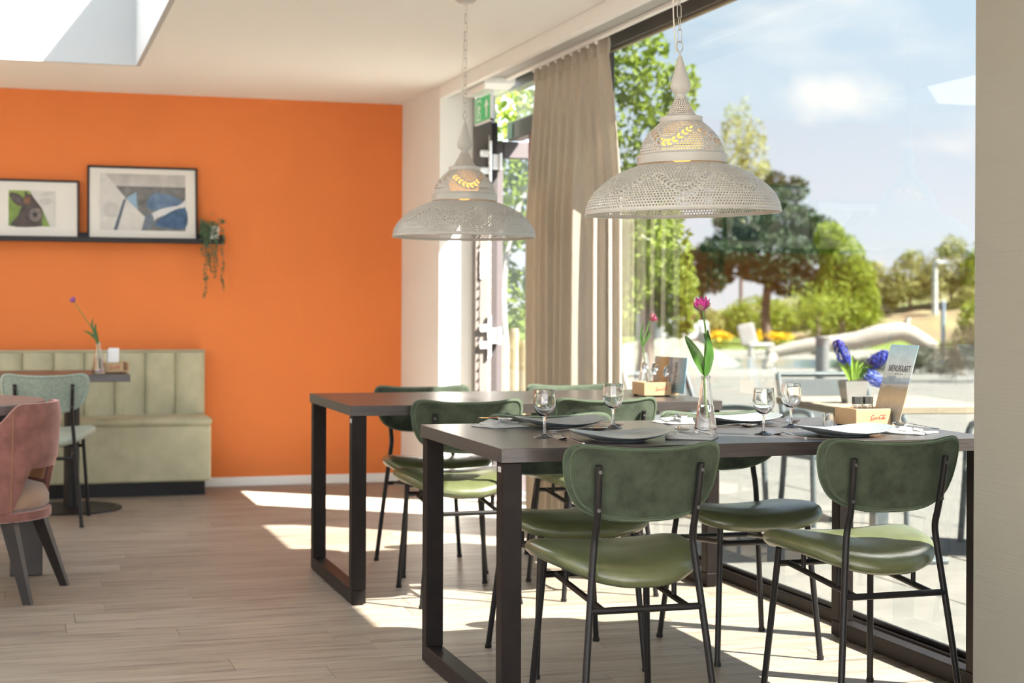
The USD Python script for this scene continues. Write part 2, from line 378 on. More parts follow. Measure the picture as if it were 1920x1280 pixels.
put('transom_pane', box(2.828, 2.836, 7.50, 9.05, 2.20, 2.41), MATS['pane_door'], d1, smooth=False)
put('sticker', box(X0 - .024, X0 - .0205, 8.93, 9.02, 2.11, 2.195), mat('sticker_green', (0.012, 0.16, 0.05), 0.4), d1, smooth=False, label='dark green sticker on the door head')
put('jamb', box(2.56, 2.66, 8.99, 9.05, 0.0, 2.36, 0.004), frame_brown, d1, smooth=False)
put('jamb', box(2.66, 2.70, 9.00, 9.05, 0.0, 2.20, 0.004), mat('brown_jamb', (0.022, 0.018, 0.017), 0.5, spec=0.25), d1, smooth=False)
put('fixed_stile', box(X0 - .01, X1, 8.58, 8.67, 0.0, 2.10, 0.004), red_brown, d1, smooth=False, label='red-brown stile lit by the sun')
put('fixed_pane', box(2.828, 2.836, 7.50, 8.58, 0.0, 2.10), MATS['pane_door'], d1, smooth=False)
put('threshold', box(X0, X1, 7.50, 9.05, 0.0, 0.02, 0.002), chrome, d1, smooth=False)
# open leaf, swung outward
put('leaf_stile', box(2.705, 2.75, 9.06, 9.12, 0.02, 2.10, 0.004), door_brown, d1, smooth=False)
put('leaf_stile', box(3.06, 3.12, 9.06, 9.12, 0.02, 2.10, 0.004), door_brown, d1, smooth=False)
put('leaf_rail', box(2.75, 3.06, 9.06, 9.12, 2.00, 2.10, 0.004), door_brown, d1, smooth=False)
put('leaf_rail', box(2.75, 3.06, 9.06, 9.12, 0.02, 0.16, 0.004), door_brown, d1, smooth=False)
put('leaf_pane', box(2.75, 3.06, 9.086, 9.092, 0.16, 2.00), MATS['pane'], d1, smooth=False)
for z in (0.30, 0.95, 1.97):
    put('hinge', join(box(2.585, 2.635, 8.968, 8.99, z - .075, z - .035, 0.006), box(2.585, 2.635, 8.968, 8.99, z + .025, z + .065, 0.006), tube([(2.645, 8.975, z - .12), (2.645, 8.975, z + .12)], 0.010, 10), box(2.66, 2.70, 8.972, 9.0, z - .045, z + .045, 0.006), box(2.70, 2.712, 8.955, 8.99, z - .05, z + .05, 0.004)), mat('white_metal', (0.75, 0.76, 0.77), 0.3, 0.3), d1, smooth=30, label='white metal hinge')
put('door_switch', box(2.585, 2.61, 8.975, 8.99, 1.28, 1.46, 0.008), mat('white_plastic', (0.8, 0.8, 0.78), 0.4), d1, smooth=False)
# ground floor slab edge
tr = struct('trim_5'); put('sill_slab', box(2.80, 2.95, 1.0, 11, -0.10, 0.0), mat('concrete_sill', (0.5, 0.48, 0.44), 0.8), tr, smooth=False)

# ------------------------------------------------------------------ tables
def make_table(label, loc, L, Wd, group):
    t = thing('dining_table', label, 'table', loc, group=group)
    put('tabletop', box(0, L, 0, Wd, 0.712, 0.75, 0.0012), wood_dark, t, smooth=False)
    s = 0.055
    for x in (0.006, L - 0.006 - s):
        for y in (0.01, Wd - 0.01 - s):
            put('leg', box(x, x + s, y, y + s, 0.057, 0.711, 0.0025), table_steel, t, smooth=False)
        put('base_bar', box(x, x + s, 0.01, Wd - 0.01, 0.005, 0.057, 0.0025), table_steel, t, smooth=False)
        for y in (0.03, Wd - 0.05):
            put('foot_pad', box(x + 0.01, x + s - 0.01, y, y + 0.03, 0.0, 0.005), black_steel, t, smooth=False)
    put('leg_label', box(0.0055, 0.006, 0.022, 0.05, 0.685, 0.70), mat('silver_print', (0.5, 0.48, 0.45), 0.4), t, smooth=False, label='small silver sticker on the leg')
    return t
table_near = make_table('near dark oak dining table laid with plates and wine glasses', (1.228, 4.05, 0), 1.515, 0.89, None)
table_far = make_table('far dark oak dining table by the curtain, without plates', (1.200, 5.895, 0), 1.515, 0.89, None)

# ------------------------------------------------------------------ green chairs
def bend(sag, y0, z0, tilt):
    def w(v):
        x, h, d = v[:, 0], v[:, 1], v[:, 2]
        y = y0 + d + sag * (x / 0.215) ** 2 - tilt * (h - 0.1)
        return np.column_stack([x, y, z0 + h])
    return w

BACK = mirror([(0, 0.190), (0.10, 0.193), (0.170, 0.2005), (0.203, 0.195), (0.2165, 0.170), (0.2140, 0.125), (0.200, 0.075), (0.170, 0.034), (0.100, 0.006), (0, 0.0)])
BACK = spline(BACK, 5)
SEAT = mirror([(0, 0.225), (0.12, 0.222), (0.195, 0.195), (0.226, 0.130), (0.222, 0.03), (0.196, -0.08), (0.145, -0.160), (0.07, -0.197), (0, -0.203)])
SEAT = spline(SEAT, 5)

def seat_warp(v):
    x, y, h = v.T
    z = h + 0.016 * (np.abs(x) / 0.22) ** 2 * (y > -9) - 0.030 * np.clip((y - 0.07) / 0.16, 0, 1.4) ** 2 + 0.035 * y - 0.028 * np.clip((-y - 0.02) / 0.18, 0, 1) ** 2 - 0.010 * np.exp(-((x / 0.12) ** 2 + ((y + 0.02) / 0.11) ** 2))
    return np.column_stack([x, y, z])

def make_chair(label, loc, rz, back_m, seat_m, pipe_m, group, name='dining_chair'):
    t = thing(name, label, 'chair', loc, rz, group)
    S = 0.455
    warp = bend(0.055, -0.212, 0.572, 0.22)
    b = put('backrest', pillow(BACK, [(0.05, -0.008), (0.6, -0.008), (0.93, -0.008), (0.975, -0.0065), (1.0, 0.002), (1.0, 0.014), (0.985, 0.024), (0.93, 0.031), (0.75, 0.036), (0.4, 0.039), (0.05, 0.04)], warp), back_m, t, smooth=50)
    c = BACK.mean(0)
    for s, d in ((1.0, 0.004), (0.945, -0.0085)):
        o = c + (BACK - c) * s
        put('piping', tube(warp(np.column_stack([o, np.full(len(o), d)])), 0.0032, 6, closed=True), pipe_m, b, smooth=True)
    put('seat', pillow(SEAT, [(0.05, S - 0.030), (0.80, S - 0.030), (0.93, S - 0.026), (0.985, S - 0.014), (1.0, S - 0.002), (0.985, S + 0.009), (0.93, S + 0.018), (0.82, S + 0.0235), (0.6, S + 0.026), (0.3, S + 0.027), (0.05, S + 0.027)], seat_warp), seat_m, t, smooth=60)
    r = 0.0095
    for s in (-1, 1):
        pts = spline([(s * 0.190, -0.235, 0.008), (s * 0.166, -0.208, 0.25), (s * 0.144, -0.182, 0.46), (s * 0.137, -0.178, 0.525), (s * 0.136, -0.194, 0.575), (s * 0.139, -0.2085, 0.64), (s * 0.142, -0.222, 0.722)], 5, closed=False)
        lg = put('rear_leg', tube(pts, r, 12), black_steel, t, smooth=40)
        for z, y, x in ((0.705, -0.2295, 0.1415), (0.605, -0.211, 0.138)):
            put('screw', xf(trimesh.creation.cylinder(0.0050, 0.004, sections=12), trimesh.transformations.translation_matrix((s * x, y, z)) @ rotm((1, 0, 0), 90)), mat('screw_steel', (0.10, 0.095, 0.09), 0.45, 0.5), lg, smooth=30)
        put('foot_cap', tube([(s * 0.1905, -0.2355, 0.0), (s * 0.190, -0.235, 0.012)], 0.0115, 12), black_steel, lg, smooth=30)
        lg = put('front_leg', tube([(s * 0.178, 0.228, 0.008), (s * 0.152, 0.186, 0.425)], r, 12), black_steel, t, smooth=40)
        put('foot_cap', tube([(s * 0.1785, 0.2285, 0.0), (s * 0.178, 0.228, 0.012)], 0.0115, 12), black_steel, lg, smooth=30)
        put('side_rail', tube([(s * 0.118, 0.188, 0.378), (s * 0.118, -0.192, 0.345)], 0.0085, 10), black_steel, t, smooth=40)
        for y in (0.10, -0.10):
            put('seat_post', tube([(s * 0.118, y, 0.364 + y * 0.08), (s * 0.118, y, 0.432)], 0.007, 10), black_steel, t, smooth=40)
    put('front_crossbar', tube([(-0.155, 0.190, 0.378), (0.155, 0.190, 0.378)], 0.009, 10), black_steel, t, smooth=40)
    put('rear_crossbar', tube([(-0.157, -0.197, 0.345), (0.157, -0.197, 0.345)], 0.009, 10), black_steel, t, smooth=40)
    return t

G4 = None
chair0 = make_chair('green velvet chair with its back to us at the front left of near table', (1.565, 4.055, 0), 0, velvet, leather, piping_m, None)
for x, y, r, lab in [(2.290, 4.055, 1.0, 'green velvet chair with its back to us, next to the cream wall'),
                     (1.685, 4.830, 180.5, 'green velvet chair behind the near table, facing us, at the left plate and napkin'),
                     (2.290, 4.830, 179, 'green velvet chair behind the near table, facing us, right of the tulip vase'),
                     (1.640, 6.010, -1.0, 'green velvet chair seen from behind at the front left of the far table'),
                     (2.190, 6.010, 0.5, 'green velvet chair seen from behind at the far table, beyond the wine glasses'),
                     (1.715, 6.690, 180, 'green velvet chair behind the far table, seen against the orange wall'),
                     (2.415, 6.690, 181, 'green velvet chair behind the far table, below the curtain')]:
    dup(chair0, lab, (x, y, 0), r)
pale_boucle = mat('pale_green_weave', (0.30, 0.36, 0.30), 0.85, var=0.2, scale=90, bump=0.8, bscale=110, sheen=0.3, spec=0.2)
pale_leather = mat('pale_green_leather', (0.38, 0.42, 0.34), 0.5, var=0.06, scale=15)
make_chair('pale green woven-back chair with black legs at the small table by the bench', (0.165, 8.60, 0), -8, pale_boucle, pale_leather, pale_boucle, None)

# ------------------------------------------------------------------ bench along the orange wall
bench_l = mat('sage_leatherette', (0.42, 0.40, 0.27), 0.5, var=0.12, scale=9, bump=0.15, bscale=90)
bn = thing('bench', 'long sage green upholstered bench against the orange wall', 'bench', (1.105, 9.975, 0))
CW = 0.178
def channel(x0, x1):
    n = 13; xs = np.linspace(-1, 1, n); prof = [(x0 + (x1 - x0) * (u + 1) / 2, -0.085 - 0.030 * (1 - np.abs(u) ** 4)) for u in xs]
    pts = prof + [(x1, 0.0), (x0, 0.0)]
    m = trimesh.creation.extrude_polygon(Polygon(pts), 0.372)
    return move(m, 0, 0, 0.462)
x = 0.0; k = 0
while x > -3.2:
    put('back_channel', channel(x - CW, x - 0.002), bench_l, bn, smooth=30); x -= CW
put('back_rail', box(-3.2, 0, -0.10, 0.0, 0.834, 0.850, 0.006), bench_l, bn, smooth=False)
put('seat', box(-3.2, 0.005, -0.435, -0.07, 0.415, 0.462, 0.015), bench_l, bn, smooth=False)
put('front_panel', box(-3.2, 0.0, -0.420, 0.0, 0.085, 0.42, 0.010), bench_l, bn, smooth=False)
put('plinth', box(-3.2, -0.03, -0.375, 0.0, 0.0, 0.085), black_steel, bn, smooth=False)

# ------------------------------------------------------------------ small table by the bench, with its vase and box
bt = thing('bistro_table', 'small dark square table on a round black foot in front of the bench', 'table', (0.235, 9.10, 0))
put('tabletop', box(-0.35, 0.35, -0.34, 0.34, 0.712, 0.75, 0.0015), wood_dark, bt, smooth=False)
put('column', tube([(0.06, 0, 0.015), (0.06, 0, 0.712)], 0.042, 24), black_steel, bt, smooth=40)
put('foot_plate', move(lathe([(0, 0.02), (0.05, 0.02), (0.265, 0.012), (0.27, 0.006), (0.27, 0), (0, 0)], 48), 0.06, 0, 0), black_steel, bt, smooth=40)

# ------------------------------------------------------------------ round table and pink chair at the left edge
rt_ = thing('round_table', 'round dark table beside the pink chair, cut by the left edge', 'table', (-0.36, 6.72, 0))
put('tabletop', lathe([(0, 0.742), (0.472, 0.742), (0.478, 0.738), (0.478, 0.706), (0.474, 0.702), (0, 0.702)], 64), mat('round_top', (0.16, 0.135, 0.12), 0.35, var=0.15, scale=5, stretch=(2, 12, 2)), rt_, smooth=30)
put('pedestal', join(box(0.34, 0.47, 0.20, 0.29, 0, 0.66, 0.004), box(-0.47, -0.34, -0.05, 0.04, 0, 0.66, 0.004), box(-0.40, 0.40, -0.04, 0.04, 0.64, 0.702, 0.004), box(0.34, 0.47, -0.04, 0.29, 0.64, 0.702, 0.004)), mat('dark_walnut', (0.045, 0.036, 0.03), 0.4, var=0.2, scale=12), rt_, smooth=False)

pink = mat('dusty_pink_velvet', (0.225, 0.098, 0.080), 0.8, var=0.28, scale=14, bump=0.3, bscale=200, sheen=0.8, sheen_roughness=0.4, sheen_tint=(0.9, 0.6, 0.55), spec=0.2)
pink_seat = mat('tan_suede_seat', (0.32, 0.20, 0.135), 0.75, var=0.10, scale=10, sheen=0.3, spec=0.2)
pink_in = mat('tan_inner_lining', (0.30, 0.15, 0.08), 0.7, var=0.1, scale=10)
dark_leg = mat('dark_beech_leg', (0.022, 0.017, 0.015), 0.45, spec=0.25, var=0.2, scale=10)
pc = thing('barrel_chair', 'dusty pink velvet barrel chair with an open lower back at the round table', 'chair', (-0.115, 6.545, 0), 70)
# the shell wraps round the back (local -y); angle from the rear centre
def shell_pt(a, z, rr):
    fl = 1 + 0.10 * (z - 0.33) / 0.42
    return np.array([math.sin(a) * rr * fl, -math.cos(a) * rr * fl * 0.98, z])
def shell_piece(a0, a1, zlo, zhi, n=26, rin=0.232, rout=0.268):
    A = np.linspace(a0, a1, n); K = 7
    V, F = [], []
    for a in A:
        l, h = zlo(a), zhi(a)
        zs = np.linspace(l, h, K)
        ring = [shell_pt(a, z, rout - 0.010 * (abs(u) ** 6)) for z, u in zip(zs, np.linspace(-1, 1, K))] + [shell_pt(a, z, rin + 0.010 * (abs(u) ** 6)) for z, u in zip(zs[::-1], np.linspace(1, -1, K))]
        V += ring
    m = 2 * K; V = np.array(V)
    for i in range(n - 1):
        for j in range(m):
            F.append((i * m + j, (i + 1) * m + j, (i + 1) * m + (j + 1) % m, i * m + (j + 1) % m))
    for i, s in ((0, 1), (n - 1, -1)):
        for j in range(K - 1):
            q = (i * m + j, i * m + j + 1, i * m + m - 2 - j, i * m + m - 1 - j)
            F.append(q[::s])
    return (V, np.array(F))
def top(a):
    u = min(1, max(0, (abs(a) - 0.68) / 0.42)); return 0.748 - 0.085 * u * u * (3 - 2 * u)
def low(a):
    u = abs(a)
    if u < 0.50: return 0.500
    if u < 0.80: return 0.500 - (0.500 - 0.335) * (u - 0.50) / 0.30
    return 0.335
put('shell', shell_piece(-1.95, 1.95, low, top, 60), pink, pc, smooth=50)
put('seat_base', lathe([(0, 0.300), (0.245, 0.300), (0.252, 0.305), (0.252, 0.335), (0, 0.335)], 48), pink, pc, smooth=40)
put('seat', lathe([(0, 0.336), (0.228, 0.336), (0.243, 0.352), (0.243, 0.385), (0.225, 0.420), (0.16, 0.440), (0, 0.447)], 48), pink_seat, pc, smooth=60)
put('inner_lining', shell_piece(-1.9, 1.9, lambda a: max(low(a), 0.43) + 0.004, lambda a: top(a) - 0.03, 50, 0.222, 0.2305), pink_in, pc, smooth=50)
for s in (-0.245, 0.245):
    put('back_seam', tube([shell_pt(s * 3.4, z, 0.2685) for z in np.linspace(0.34, 0.71, 12)], 0.0022, 6), pink_in, pc, smooth=True)
for (x, y, dx, dy) in ((-0.155, -0.155, -0.055, -0.095), (0.155, -0.155, 0.055, -0.095), (-0.15, 0.15, -0.03, 0.04), (0.15, 0.15, 0.03, 0.04)):
    a, b = 0.026, 0.015
    v = np.array([(x + sx * a, y + sy * a, 0.302) for sx in (-1, 1) for sy in (-1, 1)] + [(x + dx + sx * b, y + dy + sy * b, 0.0) for sx in (-1, 1) for sy in (-1, 1)])
    put('leg', trimesh.convex.convex_hull(v), dark_leg, pc, smooth=False)
pc2 = thing('barrel_chair', 'dusty pink chair on the far side of the round table, only its top showing', 'chair', (-0.30, 7.42, 0), 185)
put('shell', shell_piece(-1.95, 1.95, low, top, 40), pink, pc2, smooth=50)
put('seat', lathe([(0, 0.300), (0.245, 0.300), (0.243, 0.385), (0.225, 0.420), (0.16, 0.440), (0, 0.447)], 48), pink_seat, pc2, smooth=60)
for (x, y) in ((-0.17, -0.17), (0.17, -0.17), (-0.17, 0.17), (0.17, 0.17)):
    put('leg', box(x - .018, x + .018, y - .018, y + .018, 0, 0.302, 0.003), dark_leg, pc2, smooth=False)

# ------------------------------------------------------------------ perforated pendant lamps
def dense(prof, step):
    p = np.asarray(prof, float); seg = np.linalg.norm(np.diff(p, axis=0), axis=1); s = np.concatenate([[0], np.cumsum(seg)])
    n = max(2, int(round(s[-1] / step)))
    u = np.linspace(0, s[-1], n + 1)
    return np.column_stack([np.interp(u, s, p[:, 0]), np.interp(u, s, p[:, 1])])

def perforated(prof, S, gap, hole, wave=None, thick=0.0016):
    """sheet metal turned from prof, punched all round in S equal sectors: rows of round holes a gap apart and, along wave (height, swing, half-width kept clear, leaf length, leaves a sector), pointed leaf holes"""
    import manifold3d as m3
    P = spline(prof, 6, closed=False); seg = np.linalg.norm(np.diff(P, axis=0), axis=1); s = np.concatenate([[0], np.cumsum(seg)]); Lt = s[-1]
    rad = lambda v: np.interp(v, s, P[:, 0])
    R0 = P[:, 0].mean(); A = 2 * PI / S; U = A * R0
    edge_v = np.linspace(0, Lt, 40)
    holes = []
    path = lambda q: wave[0] + wave[1] * math.cos(2 * PI * q)
    if wave:
        qs = np.linspace(0, 1, 200); pv = np.array([path(q) for q in qs]); n = wave[4]
        for k in range(n):
            q = (k + 0.5) / n; v = path(q); r = rad(v); dv = (path(q + .01) - path(q - .01)) / (0.02 * A * r); th = math.atan(dv)
            for sd in (1, -1):
                ln, wd = wave[3], wave[3] * 0.46; ph = th + sd * 0.62; off = wave[2] * 0.52
                t = np.linspace(0, 2 * PI, 12, endpoint=False); x = ln / 2 * np.cos(t); y = wd / 2 * np.sin(t) * (0.35 + 0.65 * np.abs(np.sin(t)))
                cx, cy = -math.sin(th) * off * sd, math.cos(th) * off * sd
                X = cx + x * math.cos(ph) - y * math.sin(ph); Y = cy + x * math.sin(ph) + y * math.cos(ph)
                Q = np.column_stack([q * U + X / r * R0, v + Y])
                if Q[:, 0].min() > 0.0008 and Q[:, 0].max() < U - 0.0008 and Q[:, 1].min() > 0.002 and Q[:, 1].max() < Lt - 0.002: holes.append(Q)
    rows = int(Lt / (gap * 0.88)); t6 = np.arange(7) * 2 * PI / 7
    for i in range(rows):
        v = (i + 0.5) / rows * Lt; r = rad(v); n = max(1, int(round(A * r / gap)))
        h = min(hole, 0.34 * A * r / n)
        for j in range(n):
            q = (j + 0.5 + (0.25 if i % 2 else -0.25)) / n
            if wave:
                d = np.hypot((qs - q) * A * r, pv - v).min()
                if d < wave[2] * 1.05 + wave[3] * 0.30: continue
            if v - h < 0.0015 or v + h > Lt - 0.0015: continue
            holes.append(np.column_stack([q * U + h * np.cos(t6) / r * R0, v + h * np.sin(t6)]))
    outer = np.vstack([np.column_stack([np.linspace(0, U, 14, endpoint=False), np.zeros(14)]), np.column_stack([np.full(39, U), edge_v[:-1]]), np.column_stack([np.linspace(U, 0, 14, endpoint=False), np.full(14, Lt)]), np.column_stack([np.zeros(39), edge_v[:0:-1]])])
    cs = m3.CrossSection([outer] + [h[::-1] for h in holes], m3.FillRule.EvenOdd)
    me = cs.extrude(1.0).to_mesh(); V, F = np.array(me.vert_properties[:, :3], float), np.array(me.tri_verts)
    on_side = lambda w: (np.abs(V[F][:, :, 0] - w) < 1e-6).all(1)
    F = F[~(on_side(0.0) | on_side(U))]
    tg = np.gradient(P, axis=0); tg /= np.linalg.norm(tg, axis=1, keepdims=True)
    r0, z0 = np.interp(V[:, 1], s, P[:, 0]), np.interp(V[:, 1], s, P[:, 1]); nr, nz = np.interp(V[:, 1], s, tg[:, 1]), np.interp(V[:, 1], s, -tg[:, 0])
    dpt = (1 - V[:, 2]) * thick; r1, z1 = r0 - dpt * nr, z0 - dpt * nz
    an_ = V[:, 0] / R0; out = []
    for k in range(S):
        a_ = an_ + k * A; out.append(trimesh.Trimesh(np.column_stack([r1 * np.cos(a_), r1 * np.sin(a_), z1]), F, process=False))
    m = join(*out)
    return m

def make_lamp(label, loc, tilt, zc, group):
    t = thing('pendant_lamp', label, 'lamp', loc, group=group, rot=(0, tilt, 0))
    put('lower_shade', perforated([(0.2975, 0.0), (0.2955, 0.018), (0.288, 0.040), (0.272, 0.064), (0.250, 0.086), (0.218, 0.110), (0.180, 0.130), (0.136, 0.146)], 8, 0.0096, 0.0032, (0.098, 0.036, 0.0095, 0.0145, 18)), enamel, t, smooth=50)
    put('rim', tube([(0.2975 * math.cos(a), 0.2975 * math.sin(a), 0) for a in np.arange(96) * 2 * PI / 96], 0.0028, 6, closed=True), enamel, t, smooth=True)
    put('band', lathe([(0.1325, 0.150), (0.1365, 0.150), (0.1365, 0.176), (0.130, 0.180), (0.1275, 0.176), (0.1325, 0.150)], 64), enamel, t, smooth=40)
    put('upper_shade', perforated([(0.1285, 0.176), (0.1255, 0.198), (0.116, 0.222), (0.0985, 0.246), (0.078, 0.266), (0.062, 0.279)], 4, 0.0084, 0.0024, (0.058, 0.026, 0.0110, 0.0200, 12)), enamel, t, smooth=50)
    put('shoulder_ring', lathe([(0.060, 0.277), (0.0655, 0.277), (0.0655, 0.292), (0.050, 0.296), (0.048, 0.292), (0.060, 0.277)], 48), enamel, t, smooth=40)
    put('cone_shade', perforated([(0.0475, 0.294), (0.036, 0.315), (0.025, 0.336), (0.0165, 0.354)], 4, 0.0072, 0.0021), enamel, t, smooth=50)
    put('finial', lathe([(0.0155, 0.350), (0.0158, 0.362), (0.026, 0.370), (0.0318, 0.384), (0.0290, 0.398), (0.020, 0.428), (0.010, 0.462), (0.0062, 0.477), (0, 0.479)], 40), enamel, t, smooth=50)
    put('bulb', move(trimesh.creation.icosphere(3, 0.064), 0, 0, 0.218), MATS['bulb'], t, smooth=True, label='warm glowing bulb inside the shade')
    put('bulb_holder', tube([(0, 0, 0.275), (0, 0, 0.36)], 0.012, 16), black_steel, t, smooth=40)
    ring = lambda a, c, w, h, ax: [(c[0] + (w * math.cos(q) if ax else 0), c[1] + (0 if ax else w * math.cos(q)), c[2] + h * math.sin(q)) for q in np.arange(16) * 2 * PI / 16]
    put('hook', tube([(0, 0, 0.477), (0, 0, 0.492)], 0.003, 8), chrome_dark, t, smooth=40)
    put('hook_ring', tube(ring(0, (0, 0, 0.507), 0.0095, 0.016, True), 0.0016, 6, closed=True), chrome_dark, t, smooth=True)
    z = 0.540; k = 0
    ms = []
    while z < zc - 0.02:
        lk = [(x * 0.0062, y) for x, y in [(math.cos(q) if abs(math.cos(q)) < 2 else 0, math.sin(q)) for q in np.arange(20) * 2 * PI / 20]]
        pts = []
        for q in np.arange(20) * 2 * PI / 20:
            w = 0.0062 * math.copysign(min(1, abs(math.cos(q)) * 1.6), math.cos(q)); h = 0.0205 * math.copysign(abs(math.sin(q)) ** 0.7, math.sin(q))
            pts.append((w, 0, z + h) if k % 2 == 0 else (0, w, z + h))
        put('chain_link', tube(pts, 0.0013, 5, closed=True), chrome_dark, t, smooth=True)
        z += 0.037; k += 1
    zz = np.linspace(0.487, zc, 40)
    put('cord', tube([(-0.010 - 0.008 * math.sin((q - 0.487) * 11), 0.004, q) for q in zz], 0.0022, 6), mat('white_cord', (0.6, 0.57, 0.5), 0.6), t, smooth=True)
    put('ceiling_rose', lathe([(0.045, zc), (0.045, zc - 0.012), (0.03, zc - 0.022), (0, zc - 0.024)], 32), enamel, t, smooth=40)
    return t
MATS['bulb'] = usdkit.material(stage, '/World/Looks/bulb', {'e': ('emission', {'color': (1.0, 0.42, 0.09), 'strength': 0.95})}, [], surface='e.emission')
chrome_dark = mat('chain_steel', (0.42, 0.39, 0.34), 0.35, 0.8)
lamp_near = make_lamp('near white perforated pendant lamp hanging in front of the sky', (1.938, 4.50, 1.412), -1.35, 2.41 - 1.412, None)
dup(lamp_near, 'far white perforated pendant lamp hanging between the orange wall and curtain', (1.780, 6.42, 1.412), rot=(0, 0.3, 40))

# ------------------------------------------------------------------ plates, glasses, cutlery
TZ = 0.75
an = np.arange(64) * 2 * PI / 64
PL = np.column_stack([0.140 * np.sign(np.cos(an)) * np.abs(np.cos(an)) ** 0.72, 0.125 * np.sign(np.sin(an)) * np.abs(np.sin(an)) ** 0.72])
def plate_warp(v):
    u = np.abs(v[:, 0]) / 0.14; w = np.abs(v[:, 1]) / 0.125
    return np.column_stack([v[:, 0], v[:, 1], v[:, 2] + 0.011 * u ** 3 - 0.004 * (w ** 3) * (1 - u) + 0.006 * (u * w) ** 2])
def make_plate(label, loc, rz, group):
    t = thing('plate', label, 'plate', loc, rz, group)
    put('dish', pillow(PL, [(0.05, 0.0025), (0.55, 0.0025), (0.62, 0.0055), (0.82, 0.010), (0.97, 0.0155), (1.0, 0.018), (0.985, 0.0195), (0.95, 0.0185), (0.80, 0.0130), (0.60, 0.0085), (0.3, 0.007), (0.05, 0.007)], plate_warp), ceramic, t, smooth=50)
    put('foot_ring', lathe([(0.070, 0.004), (0.074, 0.0), (0.066, 0.0), (0.066, 0.004)], 40), ceramic, t, smooth=30)
    return t
plate0 = make_plate('grey plate at the front of the near table, above the left front chair', (1.630, 4.230, TZ), -4, None)
dup(plate0, 'grey plate at the back of the near table, beside the napkin with the dark spoon', (1.640, 4.765, TZ), 182)
dup(plate0, 'grey plate at the front of the near table, before the wooden box', (2.345, 4.235, TZ), 3)
dup(plate0, 'pale plate at the back of the near table, right of the tulip vase', (2.250, 4.770, TZ), 176)

def make_glass(label, loc, group):
    t = thing('wine_glass', label, 'wine glass', loc, group=group)
    foot = [(0, 0.0), (0.027, 0.0), (0.0295, 0.0012), (0.027, 0.0028), (0.012, 0.0065), (0.0055, 0.011)]
    stem = [(0.0055, 0.011), (0.0038, 0.025), (0.0035, 0.045), (0.0050, 0.060)]
    bowl = [(0.0050, 0.060), (0.014, 0.064), (0.025, 0.074), (0.0315, 0.090), (0.0325, 0.104), (0.0305, 0.125), (0.0290, 0.138), (0.0284, 0.1386), (0.0278, 0.138), (0.0290, 0.125), (0.0308, 0.104), (0.0297, 0.090), (0.0230, 0.076), (0.012, 0.067), (0, 0.065)]
    put('bowl', lathe(bowl, 48), MATS['glass'], t, smooth=60)
    put('stem', lathe(stem, 24), MATS['glass'], t, smooth=True)
    put('foot', lathe(foot, 48), MATS['glass'], t, smooth=60)
    return t
glass0 = make_glass('wine glass at the front left of the near table, closest to its left end', (1.449, 4.355, TZ), None)
dup(glass0, 'wine glass at the back left of the near table, right of the rear plate', (1.768, 4.640, TZ))
dup(glass0, 'wine glass between the tulip vase and the right front plate', (2.114, 4.300, TZ))
dup(glass0, 'wine glass at the back right of the near table, in front of the outdoor chair', (2.329, 4.545, TZ))

def arch(v, f):
    v = np.array(v); v[:, 2] += f(v[:, 0]); return v
def flat(poly, t, zf, step=0.004):
    m = trimesh.creation.extrude_polygon(poly, t)
    m = m.subdivide_to_size(0.012)
    return trimesh.Trimesh(arch(m.vertices, zf), m.faces, process=False)
def handle_poly(x0, x1):
    return Polygon([(x0, -0.0030), ((x0 + x1) / 2, -0.0035), (x1 - 0.02, -0.0065), (x1 - 0.004, -0.006), (x1, 0), (x1 - 0.004, 0.006), (x1 - 0.02, 0.0065), ((x0 + x1) / 2, 0.0035), (x0, 0.0030)])
hz = lambda x: 0.009 * np.clip(1 - np.abs(x - 0.075) / 0.06, 0, 1) + 0.002
def make_fork(label, loc, rz, group):
    t = thing('fork', label, 'fork', loc, rz, group)
    pts = [(0.062, -0.003), (0.050, -0.011), (0.0, -0.012)]
    y = -0.012
    for k in range(4):
        pts += [(0.0, y + 0.0036)] if k == 0 else [(0.0, y), (0.0, y + 0.0036)]
        if k < 3:
            pts += [(0.036, y + 0.0040), (0.036, y + 0.0064)]
        y += 0.0068
    pts += [(0.050, 0.011), (0.062, 0.003)]
    zf = lambda x: 0.010 * np.clip((0.03 - x) / 0.03, 0, 1) ** 2 + 0.009 * np.clip((x - 0.035) / 0.03, 0, 1)
    put('head', flat(Polygon(pts), 0.0018, zf), chrome, t, smooth=30)
    put('handle', flat(handle_poly(0.060, 0.185), 0.0022, lambda x: 0.009 - 0.008 * np.clip((x - 0.07) / 0.10, 0, 1)), chrome, t, smooth=30)
    return t
def make_spoon(label, loc, rz, group, m=None):
    t = thing('spoon', label, 'spoon', loc, rz, group)
    e = np.column_stack([0.030 + 0.031 * np.cos(an), 0.0205 * np.sin(an)])
    bowl = pillow(e, [(0.05, 0.0), (0.5, 0.0015), (0.8, 0.0050), (1.0, 0.0098), (0.97, 0.0105), (0.8, 0.0066), (0.5, 0.003), (0.05, 0.0015)])
    put('bowl', bowl, m or chrome, t, smooth=60)
    put('handle', flat(handle_poly(0.058, 0.185), 0.0022, lambda x: 0.0098 - 0.008 * np.clip((x - 0.07) / 0.10, 0, 1)), m or chrome, t, smooth=30)
    return t
